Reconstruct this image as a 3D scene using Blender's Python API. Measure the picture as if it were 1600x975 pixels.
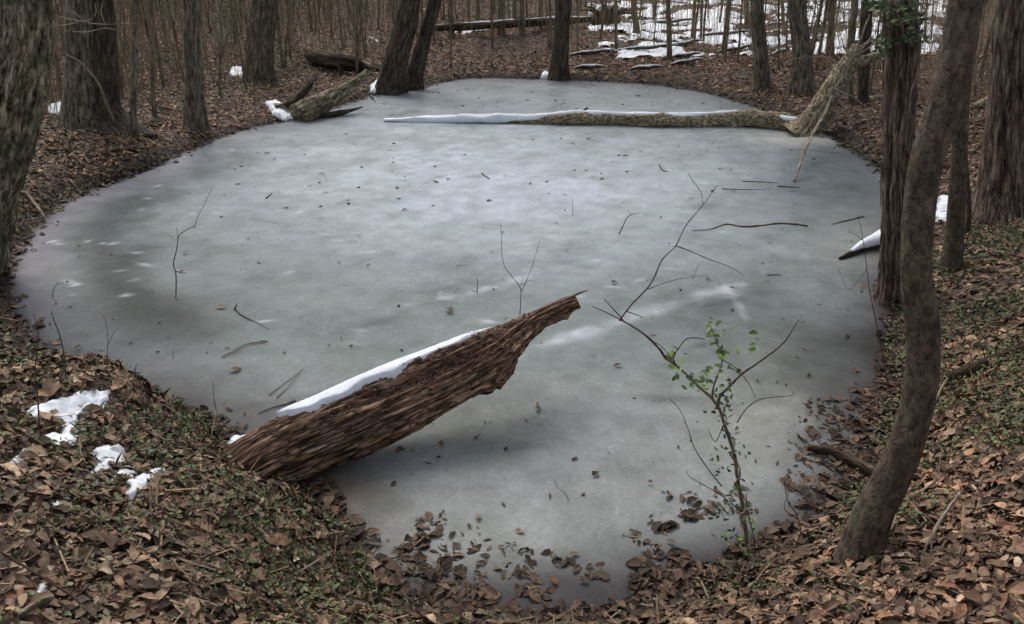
import bpy, math, random
import numpy as np
random.seed(7)
R = np.random.RandomState(11)
for o in list(bpy.data.objects): bpy.data.objects.remove(o)
SC = bpy.context.scene
COL = SC.collection

# ------------------------------------------------------------------ camera, sky, sun, exposure
F = 1400.0                       # focal length in photo pixels (photo 1600 x 975)
PITCH = math.radians(23.5)
CAMH = 2.5
cam = bpy.data.cameras.new('camera'); co = bpy.data.objects.new('camera', cam); COL.objects.link(co)
co.location = (0, 0, CAMH); co.rotation_euler = (math.pi/2 - PITCH, 0, 0)
cam.sensor_width = 36; cam.lens = 36*F/1600; cam.clip_start = 0.05; cam.clip_end = 1000
SC.camera = co
w = bpy.data.worlds.new('World'); SC.world = w; w.use_nodes = True
nt = w.node_tree; nt.nodes.clear()
sk = nt.nodes.new('ShaderNodeTexSky'); sk.sky_type = 'NISHITA'; sk.sun_disc = False
SUN_EL, SUN_AZ = math.radians(52), math.radians(-25)      # azimuth measured from +Y towards +X
sk.sun_elevation = SUN_EL; sk.sun_rotation = SUN_AZ; sk.dust_density = 4.0; sk.air_density = 1.0; sk.ozone_density = 1.0
bg = nt.nodes.new('ShaderNodeBackground'); bg.inputs[1].default_value = 0.11
out = nt.nodes.new('ShaderNodeOutputWorld')
hs = nt.nodes.new('ShaderNodeHueSaturation'); hs.inputs['Saturation'].default_value = .5
nt.links.new(sk.outputs[0], hs.inputs['Color']); nt.links.new(hs.outputs[0], bg.inputs[0]); nt.links.new(bg.outputs[0], out.inputs[0])
sl = bpy.data.lights.new('sun', 'SUN'); so = bpy.data.objects.new('sun', sl); COL.objects.link(so)
sl.energy = 1.0; sl.angle = math.radians(30); sl.color = (1.0, 0.98, 0.95)
so.rotation_euler = (math.pi/2 - SUN_EL, 0, math.pi - SUN_AZ)
SC.view_settings.view_transform = 'Standard'; SC.view_settings.look = 'None'
SC.view_settings.exposure = 0.85; SC.view_settings.gamma = 1.0; SC.view_settings.use_curve_mapping = False

# ------------------------------------------------------------------ noise
def _h(ix, iy, iz, seed):
    n = (ix.astype(np.int64)*374761393 + iy.astype(np.int64)*668265263 + iz.astype(np.int64)*1274126177 + seed*974634777) & 0xFFFFFFFF
    n = ((n ^ (n >> 13))*1274126177) & 0xFFFFFFFF
    n = ((n ^ (n >> 15))*2246822519) & 0xFFFFFFFF
    return ((n ^ (n >> 16)) & 0xFFFFFF)/float(0xFFFFFF)
def vn(x, y, z=None, seed=0):
    x = np.asarray(x, float); y = np.asarray(y, float)
    z = np.zeros_like(x) if z is None else np.asarray(z, float)
    ix, iy, iz = np.floor(x), np.floor(y), np.floor(z)
    fx, fy, fz = x-ix, y-iy, z-iz
    fx, fy, fz = [f*f*(3-2*f) for f in (fx, fy, fz)]
    r = 0
    for a in (0, 1):
        for b in (0, 1):
            for c in (0, 1):
                r = r + _h(ix+a, iy+b, iz+c, seed)*(fx if a else 1-fx)*(fy if b else 1-fy)*(fz if c else 1-fz)
    return r
def fbm(x, y, z=None, o=4, seed=0):
    s = 0; a = 0.5; t = 0
    for k in range(o):
        s = s + a*vn(x*2**k, y*2**k, None if z is None else z*2**k, seed+k); t += a; a *= 0.5
    return s/t

# ------------------------------------------------------------------ picture point -> place
cp, sp = math.cos(PITCH), math.sin(PITCH)
def ray(px, py):
    u = (px-800)/F; v = (487.5-py)/F
    return np.array([u, cp + v*sp, -sp + v*cp])
def at(px, py, z=0.0):
    d = ray(px, py); t = (z-CAMH)/d[2]; return np.array([0, 0, CAMH]) + d*t
def atY(px, py, Y):
    d = ray(px, py); t = Y/d[1]; return np.array([0, 0, CAMH]) + d*t
def proj(x, y, z):
    zz = z-CAMH; dep = y*cp - zz*sp; up = y*sp + zz*cp
    dep = np.where(dep < .05, .05, dep)
    return 800 + F*x/dep, 487.5 - F*up/dep, dep
POND = [(478,768),(500,812),(545,858),(560,912),(610,955),(700,975),(800,985),(900,985),(1000,968),(1080,940),(1140,900),
 (1200,872),(1262,846),(1315,806),(1350,755),(1372,705),(1384,660),(1392,625),(1396,590),(1395,545),(1402,500),(1400,450),(1420,400),(1425,350),(1415,300),
 (1380,262),(1325,228),(1300,212),(1240,190),(1200,172),(1150,156),(1085,140),(1000,130),(900,125),(800,122),(730,122),(680,130),(640,141),
 (575,150),(520,168),(450,187),(400,197),(330,217),(260,250),(180,282),(92,318),(40,365),(8,418),(-4,462),(14,505),(48,552),(92,604),
 (190,622),(280,648),(345,700),(400,752)]
def smooth(P, n):
    P = np.array(P, float); N = len(P); o = []
    for i in range(N):
        a, b, c, d = P[i-1], P[i], P[(i+1) % N], P[(i+2) % N]
        for k in range(n):
            t = k/n
            o.append(.5*((2*b)+(c-a)*t+(2*a-5*b+4*c-d)*t*t+(3*b-3*c+d-a)*t**3))
    return np.array(o)
PW = smooth([at(*p)[:2] for p in POND], 2)
def sdf(x, y, P=None):
    P = PW if P is None else P
    x = np.asarray(x, float); y = np.asarray(y, float)
    d2 = np.full(x.shape, 1e18); ins = np.zeros(x.shape, bool)
    for i in range(len(P)):
        ax, ay = P[i-1]; bx, by = P[i]; ex, ey = bx-ax, by-ay
        wx, wy = x-ax, y-ay
        t = np.clip((wx*ex+wy*ey)/(ex*ex+ey*ey+1e-12), 0, 1)
        d2 = np.minimum(d2, (wx-ex*t)**2+(wy-ey*t)**2)
        c = ((ay > y) != (by > y)) & (x < ex*(y-ay)/(by-ay+1e-15)+ax)
        ins ^= c
    return np.where(ins, -1, 1)*np.sqrt(d2)
def sst(a, b, x):
    t = np.clip((x-a)/(b-a), 0, 1); return t*t*(3-2*t)
def hgt(x, y, d=None):
    x = np.asarray(x, float); y = np.asarray(y, float)
    if d is None: d = sdf(x, y)
    jit = (fbm(x*2.2, y*2.2, seed=3)-.5)*.22
    d = d + jit*sst(16, 8, y)
    dp = np.maximum(d, 0)
    near = sst(4.6, 3.0, y)
    left = sst(-1.0, -2.2, x)*sst(12, 9, y)
    mound = np.exp(-(((x+1.9)/.75)**2+((y-3.95)/.6)**2))
    right = sst(1.2, 2.4, x)*sst(13, 9, y)
    A = .12 + .12*left*(1-near) + .10*right + .10*near*sst(.2, 1.2, np.abs(x-.3))
    s = .03 + .10*left + .16*right + .20*near
    h = A*(1-np.exp(-dp/.30)) + s*np.minimum(dp, 5.0) + .26*mound*(1-np.exp(-dp/.16))
    far = np.maximum(y-17, 0); h = h + .012*far + .05*np.maximum(y-34, 0)
    h = h + sst(.1, 1.0, dp)*((fbm(x*.6, y*.6, seed=9)-.5)*.30)
    h = h + sst(0, .3, dp)*((fbm(x*5, y*5, seed=5)-.5)*.10)
    h = np.where(d < 0, np.maximum(-.35, d*.5), h)
    return h
def hz(x, y): return float(hgt(np.array([x]), np.array([y]))[0])
def on(px, py):
    d = ray(px, py); ts = np.geomspace(1.5, 90, 3000)
    X, Y, Z = d[0]*ts, d[1]*ts, CAMH+d[2]*ts
    H = np.maximum(hgt(X, Y), 0); k = np.argmax(Z < H)
    if not (Z < H).any(): k = len(ts)-1
    return np.array([X[k], Y[k], H[k]])

# ------------------------------------------------------------------ mesh building
class MB:
    def __init__(s): s.v = []; s.f = []; s.a = []; s.c = []; s.n = 0
    def add(s, v, f, a=None, c=None):
        v = np.asarray(v, float)
        s.v.append(v); s.f.append([[i+s.n for i in q] for q in f] if not isinstance(f, np.ndarray) else f+s.n)
        s.a.append(np.zeros((len(v), 3)) if a is None else a)
        s.c.append(np.ones((len(v), 4)) if c is None else c)
        s.n += len(v)
    def mesh(s, name, mat, origin=(0, 0, 0), smooth=True):
        V = np.concatenate(s.v)-np.array(origin)
        tot = []; idx = []
        for f in s.f:
            if isinstance(f, np.ndarray):
                tot.append(np.full(len(f), f.shape[1])); idx.append(f.reshape(-1))
            else:
                tot.append(np.array([len(q) for q in f], int)); idx.append(np.array([i for q in f for i in q], int))
        tot = np.concatenate(tot); idx = np.concatenate(idx)
        m = bpy.data.meshes.new(name)
        m.vertices.add(len(V)); m.vertices.foreach_set('co', V.astype('f').ravel())
        m.loops.add(len(idx)); m.loops.foreach_set('vertex_index', idx.astype('i'))
        m.polygons.add(len(tot)); st = np.concatenate([[0], np.cumsum(tot)[:-1]])
        m.polygons.foreach_set('loop_start', st.astype('i'))
        m.polygons.foreach_set('use_smooth', np.full(len(tot), smooth))
        at_ = m.attributes.new('bark', 'FLOAT_VECTOR', 'POINT'); at_.data.foreach_set('vector', np.concatenate(s.a).astype('f').ravel())
        ac = m.attributes.new('tint', 'FLOAT_COLOR', 'POINT'); ac.data.foreach_set('color', np.concatenate(s.c).astype('f').ravel())
        m.update(calc_edges=True); m.validate()
        m.materials.append(mat)
        return m
def catmull(P, n):
    P = np.array(P, float)
    if len(P) < 3 or n < 2:
        if n < 2: return P
        return np.concatenate([P[:1]+(P[1:2]-P[:1])*(k/n) for k in range(n)]+[P[1:]])
    Q = np.vstack([2*P[0]-P[1], P, 2*P[-1]-P[-2]]); o = []
    for i in range(1, len(Q)-2):
        a, b, c, d = Q[i-1], Q[i], Q[i+1], Q[i+2]
        for k in range(n):
            t = k/n; o.append(.5*((2*b)+(c-a)*t+(2*a-5*b+4*c-d)*t*t+(3*b-3*c+d-a)*t**3))
    o.append(P[-1]); return np.array(o)
def tube(mb, P, rad, S=6, n=3, disp=None, cap=True, tint=None, lump=0.0, seed=0):
    """P k x 3 points, rad k radii; disp(s, th) -> multiplier"""
    PR = np.hstack([np.array(P, float), np.array(rad, float).reshape(-1, 1)])
    PR = catmull(PR, n); p = PR[:, :3]; r = np.maximum(PR[:, 3], 1e-4)
    T = np.gradient(p, axis=0); T /= np.linalg.norm(T, axis=1, keepdims=True)+1e-12
    up = np.array([0, 0, 1.]) if abs(T[0][2]) < .8 else np.array([1., 0, 0])
    U = np.zeros_like(p); u = up-T[0]*T[0].dot(up); u /= np.linalg.norm(u)
    for i in range(len(p)):
        u = u-T[i]*T[i].dot(u); u /= np.linalg.norm(u)+1e-12; U[i] = u
    W = np.cross(T, U)
    s = np.concatenate([[0], np.cumsum(np.linalg.norm(np.diff(p, axis=0), axis=1))])
    th = np.arange(S)*2*math.pi/S
    SS, TH = np.meshgrid(s, th, indexing='ij')
    m = np.ones_like(SS)
    if disp is not None: m = disp(SS, TH)
    if lump: m = m*(1+lump*(2*vn(np.cos(TH)*1.3+7, np.sin(TH)*1.3+3, SS/(r.mean()*3), seed=seed)-1))
    RR = r[:, None]*m
    V = p[:, None, :]+RR[..., None]*(np.cos(TH)[..., None]*U[:, None]+np.sin(TH)[..., None]*W[:, None])
    A = np.stack([SS, np.cos(TH)*r[:, None], np.sin(TH)*r[:, None]], -1)
    N = len(p); i = np.arange(N-1)[:, None]*S; j = np.arange(S)[None]; j2 = (j+1) % S
    f = np.stack([i+j, i+j2, i+S+j2, i+S+j], -1).reshape(-1, 4)
    c = None if tint is None else np.tile(np.array(tint), (N*S, 1))
    mb.add(V.reshape(-1, 3), f, A.reshape(-1, 3), c)
    if cap and S > 3:
        mb.n -= 0
        base = mb.n-N*S
        mb.f.append([[base+k for k in range(S)][::-1], [base+(N-1)*S+k for k in range(S)]])
    return p
def ridged(k=3.0, f=2.0, a=.12, seed=1, flare=0, flen=.5, lobes=5, sharp=True):
    def d(s, th):
        q = vn(np.cos(th)*k+9, np.sin(th)*k+9, s*f, seed=seed)
        q2 = vn(np.cos(th)*k*2.3+9, np.sin(th)*k*2.3+9, s*f*2, seed=seed+3)
        if sharp: q = 1-np.abs(2*q-1); q2 = 1-np.abs(2*q2-1)
        m = 1+a*(q-.5)+a*.6*(q2-.5)
        if flare:
            e = np.exp(-s/flen); m = m*(1+flare*e*(1+.45*np.cos(lobes*th+seed)+.2*np.cos((lobes+2)*th)))
        return m
    return d
def link(name, me, parent=None, loc=(0, 0, 0)):
    o = bpy.data.objects.new(name, me); COL.objects.link(o); o.location = loc
    if parent is not None: o.parent = parent
    return o
def tag(o, label=None, cat=None, group=None, kind=None):
    if label: o['label'] = label
    if cat: o['category'] = cat
    if group: o['group'] = group
    if kind: o['kind'] = kind
    return o
def thing(name, label, cat, loc, group=None):
    return tag(link(name, None, None, tuple(loc)), label, cat, group)
def part(name, mb, mat, parent, origin, smooth=True): return link(name, mb.mesh(name, mat, origin, smooth), parent)
def single(name, mb, mat, label, cat, origin, group=None, smooth=True):
    return tag(link(name, mb.mesh(name, mat, origin, smooth), None, tuple(origin)), label, cat, group)

# ------------------------------------------------------------------ materials
def newmat(name):
    m = bpy.data.materials.new(name); m.use_nodes = True; n = m.node_tree; b = n.nodes['Principled BSDF']
    return m, n, b, n.links
def nd(n, t, **k):
    x = n.nodes.new(t)
    for a, v in k.items():
        if a in x.inputs: x.inputs[a].default_value = v
        else: setattr(x, a, v)
    return x
def ramp(n, stops):
    r = n.nodes.new('ShaderNodeValToRGB'); e = r.color_ramp.elements
    while len(e) < len(stops): e.new(.5)
    for i, (p, c) in enumerate(stops): e[i].position = p; e[i].color = (*c, 1)
    return r
def barkmat(name, dark, mid, light, sc=22, stretch=.18, bump=.6, moss=None, mosscov=.55, rough=.9, blotch=2.0, crack=.6):
    m, n, b, L = newmat(name)
    a = nd(n, 'ShaderNodeAttribute', attribute_name='bark')
    mp = nd(n, 'ShaderNodeMapping'); mp.inputs['Scale'].default_value = (stretch, 1, 1)
    L.new(a.outputs['Vector'], mp.inputs['Vector'])
    n1 = nd(n, 'ShaderNodeTexNoise', Scale=sc, Detail=6, Roughness=.65); L.new(mp.outputs[0], n1.inputs['Vector'])
    n2 = nd(n, 'ShaderNodeTexNoise', Scale=blotch, Detail=5, Roughness=.6); L.new(a.outputs['Vector'], n2.inputs['Vector'])
    r = ramp(n, [(.34, dark), (.5, mid), (.68, light)]); L.new(n1.outputs['Fac'], r.inputs[0])
    mx = nd(n, 'ShaderNodeMix', data_type='RGBA', blend_type='MULTIPLY'); mx.inputs[0].default_value = .7
    r2 = ramp(n, [(.3, (.55, .55, .55)), (.7, (1.25, 1.22, 1.15))]); L.new(n2.outputs['Fac'], r2.inputs[0])
    L.new(r.outputs[0], mx.inputs[6]); L.new(r2.outputs[0], mx.inputs[7]); src = mx.outputs[2]
    if moss:
        n3 = nd(n, 'ShaderNodeTexNoise', Scale=4.5, Detail=8, Roughness=.7); L.new(a.outputs['Vector'], n3.inputs['Vector'])
        r3 = ramp(n, [(mosscov, (0, 0, 0)), (mosscov+.12, (1, 1, 1))]); L.new(n3.outputs['Fac'], r3.inputs[0])
        m2 = nd(n, 'ShaderNodeMix', data_type='RGBA'); L.new(r3.outputs[0], m2.inputs[0]); L.new(src, m2.inputs[6])
        m2.inputs[7].default_value = (*moss, 1); src = m2.outputs[2]
    n4 = nd(n, 'ShaderNodeTexNoise', Scale=sc*.75, Detail=3, Roughness=.55, Distortion=.6); L.new(mp.outputs[0], n4.inputs['Vector'])
    m4 = nd(n, 'ShaderNodeMath', operation='SUBTRACT'); m4.inputs[1].default_value = .5; L.new(n4.outputs['Fac'], m4.inputs[0])
    m5 = nd(n, 'ShaderNodeMath', operation='ABSOLUTE'); L.new(m4.outputs[0], m5.inputs[0])
    m6 = nd(n, 'ShaderNodeMapRange'); m6.inputs[1].default_value = .0; m6.inputs[2].default_value = .055; m6.inputs[3].default_value = 1-crack; m6.inputs[4].default_value = 1; L.new(m5.outputs[0], m6.inputs[0])
    m7 = nd(n, 'ShaderNodeMix', data_type='RGBA', blend_type='MULTIPLY'); m7.inputs[0].default_value = 1; L.new(src, m7.inputs[6]); L.new(m6.outputs[0], m7.inputs[7]); src = m7.outputs[2]
    m8 = nd(n, 'ShaderNodeMath', operation='ADD'); L.new(m6.outputs[0], m8.inputs[0]); L.new(n1.outputs['Fac'], m8.inputs[1])
    L.new(src, b.inputs['Base Color']); b.inputs['Roughness'].default_value = rough; b.inputs['Specular IOR Level'].default_value = .2
    bp = nd(n, 'ShaderNodeBump', Strength=bump, Distance=.012); L.new(m8.outputs[0], bp.inputs['Height']); L.new(bp.outputs[0], b.inputs['Normal'])
    return m
M = {}
M['grey'] = barkmat('bark_grey', (.055,.046,.034), (.18,.15,.112), (.34,.295,.225), 34, .2, 1.0, moss=(.10,.11,.06), mosscov=.62)
M['dark'] = barkmat('bark_dark', (.028,.022,.016), (.085,.067,.05), (.18,.145,.11), 34, .16, 1.0, moss=(.05,.055,.03), mosscov=.62)
M['mottled'] = barkmat('bark_mottled', (.04,.034,.023), (.22,.185,.12), (.56,.50,.37), 34, .28, 1.0, moss=(.10,.12,.05), mosscov=.55)
M['shaggy'] = barkmat('bark_shaggy', (.03,.021,.016), (.15,.11,.085), (.36,.28,.22), 44, .12, 1.0)
M['smooth'] = barkmat('bark_smooth', (.050,.038,.028), (.115,.090,.066), (.20,.165,.12), 34, .55, .7, moss=(.12,.125,.07), mosscov=.60, rough=.8, blotch=4, crack=.4)
M['stem'] = barkmat('bark_stem', (.09,.073,.05), (.22,.18,.125), (.36,.30,.215), 30, .2, .4)
M['brush'] = barkmat('dead_brush', (.20,.16,.105), (.33,.27,.18), (.48,.40,.28), 30, .2, .2)
M['twig'] = barkmat('bark_twig', (.05,.032,.026), (.09,.06,.048), (.15,.11,.085), 60, .2, .2)
M['pale'] = barkmat('bark_pale', (.16,.12,.085), (.34,.28,.21), (.55,.48,.38), 24, .2, .8)
M['mossy'] = barkmat('bark_mossy_pale', (.07,.05,.03), (.36,.29,.19), (.68,.60,.45), 40, .5, 1.0, moss=(.22,.20,.09), mosscov=.55)
M['rot'] = barkmat('rotten_wood', (.05,.028,.018), (.26,.155,.10), (.60,.43,.31), 60, .13, 1.0, blotch=5, crack=.75)
M['crumb'] = barkmat('crumbled_wood', (.12,.05,.03), (.36,.21,.14), (.60,.46,.36), 60, 1, .6)
M['rotlog'] = barkmat('rotting_log_bark', (.02,.014,.01), (.08,.055,.04), (.18,.13,.095), 26, .15, 1.0, moss=(.06,.075,.03), mosscov=.55)

def leafmat(name, rough=.75, trans=.15, spec=.3):
    m, n, b, L = newmat(name)
    a = nd(n, 'ShaderNodeAttribute', attribute_name='tint')
    g = nd(n, 'ShaderNodeNewGeometry')
    nn = nd(n, 'ShaderNodeTexNoise', Scale=45, Detail=4); L.new(g.outputs['Position'], nn.inputs['Vector'])
    r = ramp(n, [(.3, (.6, .6, .6)), (.7, (1.3, 1.3, 1.3))]); L.new(nn.outputs['Fac'], r.inputs[0])
    mx = nd(n, 'ShaderNodeMix', data_type='RGBA', blend_type='MULTIPLY'); mx.inputs[0].default_value = 1
    L.new(a.outputs['Color'], mx.inputs[6]); L.new(r.outputs[0], mx.inputs[7]); L.new(mx.outputs[2], b.inputs['Base Color'])
    b.inputs['Roughness'].default_value = rough; b.inputs['Specular IOR Level'].default_value = spec
    return m
M['leaf'] = leafmat('dead_leaf'); M['green'] = leafmat('green_leaf', .5, .2, .4)

def snowmat():
    m, n, b, L = newmat('snow')
    g = nd(n, 'ShaderNodeNewGeometry')
    nn = nd(n, 'ShaderNodeTexNoise', Scale=30, Detail=6); L.new(g.outputs['Position'], nn.inputs['Vector'])
    r = ramp(n, [(.3, (.74, .77, .82)), (.6, (.86, .88, .91))]); L.new(nn.outputs['Fac'], r.inputs[0]); L.new(r.outputs[0], b.inputs['Base Color'])
    b.inputs['Roughness'].default_value = .6; b.inputs['Subsurface Weight'].default_value = .0
    bp = nd(n, 'ShaderNodeBump', Strength=.3, Distance=.01); L.new(nn.outputs['Fac'], bp.inputs['Height']); L.new(bp.outputs[0], b.inputs['Normal'])
    return m
M['snow'] = snowmat()

def groundmat():
    m, n, b, L = newmat('forest_floor')
    g = nd(n, 'ShaderNodeNewGeometry')
    a = nd(n, 'ShaderNodeAttribute', attribute_name='tint')
    v = nd(n, 'ShaderNodeTexVoronoi', Scale=22, Randomness=1); L.new(g.outputs['Position'], v.inputs['Vector'])
    ns = nd(n, 'ShaderNodeTexNoise', Scale=9, Detail=8, Roughness=.7); L.new(g.outputs['Position'], ns.inputs['Vector'])
    sep = nd(n, 'ShaderNodeSeparateColor'); L.new(v.outputs['Color'], sep.inputs[0])
    r = ramp(n, [(0, (.03,.02,.014)), (.35, (.085,.055,.038)), (.7, (.15,.10,.07)), (1, (.24,.17,.12))]); L.new(sep.outputs[0], r.inputs[0])
    r2 = ramp(n, [(.35, (.45,.45,.45)), (.65, (1.1,1.1,1.1))]); L.new(ns.outputs['Fac'], r2.inputs[0])
    mx = nd(n, 'ShaderNodeMix', data_type='RGBA', blend_type='MULTIPLY'); mx.inputs[0].default_value = 1
    L.new(r.outputs[0], mx.inputs[6]); L.new(r2.outputs[0], mx.inputs[7])
    m2 = nd(n, 'ShaderNodeMix', data_type='RGBA'); m2.inputs[7].default_value = (.025, .018, .014, 1)
    sp_ = nd(n, 'ShaderNodeSeparateColor'); L.new(a.outputs['Color'], sp_.inputs[0])
    L.new(sp_.outputs[0], m2.inputs[0]); L.new(mx.outputs[2], m2.inputs[6]); L.new(m2.outputs[2], b.inputs['Base Color'])
    b.inputs['Roughness'].default_value = .95
    bp = nd(n, 'ShaderNodeBump', Strength=.9, Distance=.03); L.new(v.outputs['Distance'], bp.inputs['Height']); L.new(bp.outputs[0], b.inputs['Normal'])
    return m
M['ground'] = groundmat()

def icemat():
    m, n, b, L = newmat('pond_ice')
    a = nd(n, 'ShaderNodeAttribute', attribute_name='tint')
    g = nd(n, 'ShaderNodeNewGeometry')
    def noise(sc, det, rough=.6, dist=0, scale=(1, 1, 1)):
        mp = nd(n, 'ShaderNodeMapping'); mp.inputs['Scale'].default_value = scale; L.new(g.outputs['Position'], mp.inputs['Vector'])
        x = nd(n, 'ShaderNodeTexNoise', Scale=sc, Detail=det, Roughness=rough, Distortion=dist); L.new(mp.outputs[0], x.inputs['Vector']); return x
    n1 = noise(1.3, 8, .62, .6); n2 = noise(14, 6, .7, 1.5); n3 = noise(60, 3, .6)
    r1 = ramp(n, [(.32, (.80,.82,.80)), (.5, (1,1,1)), (.68, (1.12,1.12,1.13))]); L.new(n1.outputs['Fac'], r1.inputs[0])
    r2 = ramp(n, [(.3, (.84,.84,.84)), (.62, (1.05,1.05,1.05)), (.75, (1.35,1.35,1.35))]); L.new(n2.outputs['Fac'], r2.inputs[0])
    m1 = nd(n, 'ShaderNodeMix', data_type='RGBA', blend_type='MULTIPLY'); m1.inputs[0].default_value = 1
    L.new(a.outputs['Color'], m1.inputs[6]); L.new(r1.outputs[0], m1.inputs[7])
    m2 = nd(n, 'ShaderNodeMix', data_type='RGBA', blend_type='MULTIPLY'); m2.inputs[0].default_value = 1
    L.new(m1.outputs[2], m2.inputs[6]); L.new(r2.outputs[0], m2.inputs[7]); L.new(m2.outputs[2], b.inputs['Base Color'])
    n5 = noise(95, 2, .5); n6 = noise(26, 5, .75, 2.2, (1, .35, 1)); n7 = noise(5, 4, .6)
    r5 = ramp(n, [(.62, (1, 1, 1)), (.70, (1.5, 1.5, 1.55))]); L.new(n5.outputs['Fac'], r5.inputs[0])
    s6 = nd(n, 'ShaderNodeMath', operation='SUBTRACT'); s6.inputs[1].default_value = .5; L.new(n6.outputs['Fac'], s6.inputs[0])
    a6 = nd(n, 'ShaderNodeMath', operation='ABSOLUTE'); L.new(s6.outputs[0], a6.inputs[0])
    r6 = ramp(n, [(0, (1.38, 1.38, 1.42)), (.012, (1, 1, 1)), (.2, (.92, .92, .92))]); L.new(a6.outputs[0], r6.inputs[0])
    r7 = ramp(n, [(.36, (0, 0, 0)), (.55, (1, 1, 1))]); L.new(n7.outputs['Fac'], r7.inputs[0])
    m3 = nd(n, 'ShaderNodeMix', data_type='RGBA', blend_type='MULTIPLY'); L.new(r7.outputs[0], m3.inputs[0]); L.new(m2.outputs[2], m3.inputs[6]); L.new(r6.outputs[0], m3.inputs[7])
    m4 = nd(n, 'ShaderNodeMix', data_type='RGBA', blend_type='MULTIPLY'); m4.inputs[0].default_value = .8; L.new(m3.outputs[2], m4.inputs[6]); L.new(r5.outputs[0], m4.inputs[7])
    L.new(m4.outputs[2], b.inputs['Base Color'])
    rr = nd(n, 'ShaderNodeMapRange'); rr.inputs[1].default_value = .3; rr.inputs[2].default_value = .7; rr.inputs[3].default_value = .24; rr.inputs[4].default_value = .42
    L.new(n1.outputs['Fac'], rr.inputs[0]); L.new(rr.outputs[0], b.inputs['Roughness'])
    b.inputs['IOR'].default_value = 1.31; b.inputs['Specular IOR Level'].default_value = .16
    ad = nd(n, 'ShaderNodeMath', operation='MULTIPLY_ADD'); ad.inputs[1].default_value = .25; L.new(n3.outputs['Fac'], ad.inputs[0]); L.new(n2.outputs['Fac'], ad.inputs[2])
    bp = nd(n, 'ShaderNodeBump', Strength=.5, Distance=.008); L.new(ad.outputs[0], bp.inputs['Height']); L.new(bp.outputs[0], b.inputs['Normal'])
    return m
M['ice'] = icemat()

# ------------------------------------------------------------------ ground, one sheet to the far distance
def axis(lo, hi, fine_lo, fine_hi, step, grow=1.12):
    a = list(np.arange(fine_lo, fine_hi, step)); s = step
    while a[-1] < hi: s *= grow; a.append(a[-1]+s)
    s = step; b = []; c = fine_lo
    while c > lo: s *= grow; c -= s; b.append(c)
    return np.array(b[::-1]+a)
def grid_mesh(xs, ys, hf, keep=None, colf=None):
    X, Y = np.meshgrid(xs, ys); Z = hf(X, Y)
    nx, ny = len(xs), len(ys)
    i = np.arange(ny-1)[:, None]*nx; j = np.arange(nx-1)[None]
    f = np.stack([i+j, i+j+1, i+nx+j+1, i+nx+j], -1).reshape(-1, 4)
    V = np.stack([X, Y, Z], -1).reshape(-1, 3)
    c = colf(V) if colf else None
    if keep is not None:
        k = keep(V); f = f[k[f].all(1)]
        used = np.unique(f); mp = np.full(len(V), -1); mp[used] = np.arange(len(used)); f = mp[f]; V = V[used]; c = None if c is None else c[used]
    mb = MB(); mb.add(V, f, None, c); return mb
def gcol(V):
    d = sdf(V[:, 0], V[:, 1]); c = np.zeros((len(V), 4)); c[:, 3] = 1
    c[:, 0] = np.clip(1-d/.35, 0, 1)*.9; return c
gm = grid_mesh(axis(-160, 160, -6.5, 6.5, .06, 1.09), axis(-12, 260, -.5, 16.5, .07, 1.07), hgt, colf=gcol)
tag(link('forest_floor', gm.mesh('forest_floor', M['ground'])), 'brown leaf covered forest floor around the pond', None, None, 'structure')

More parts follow.
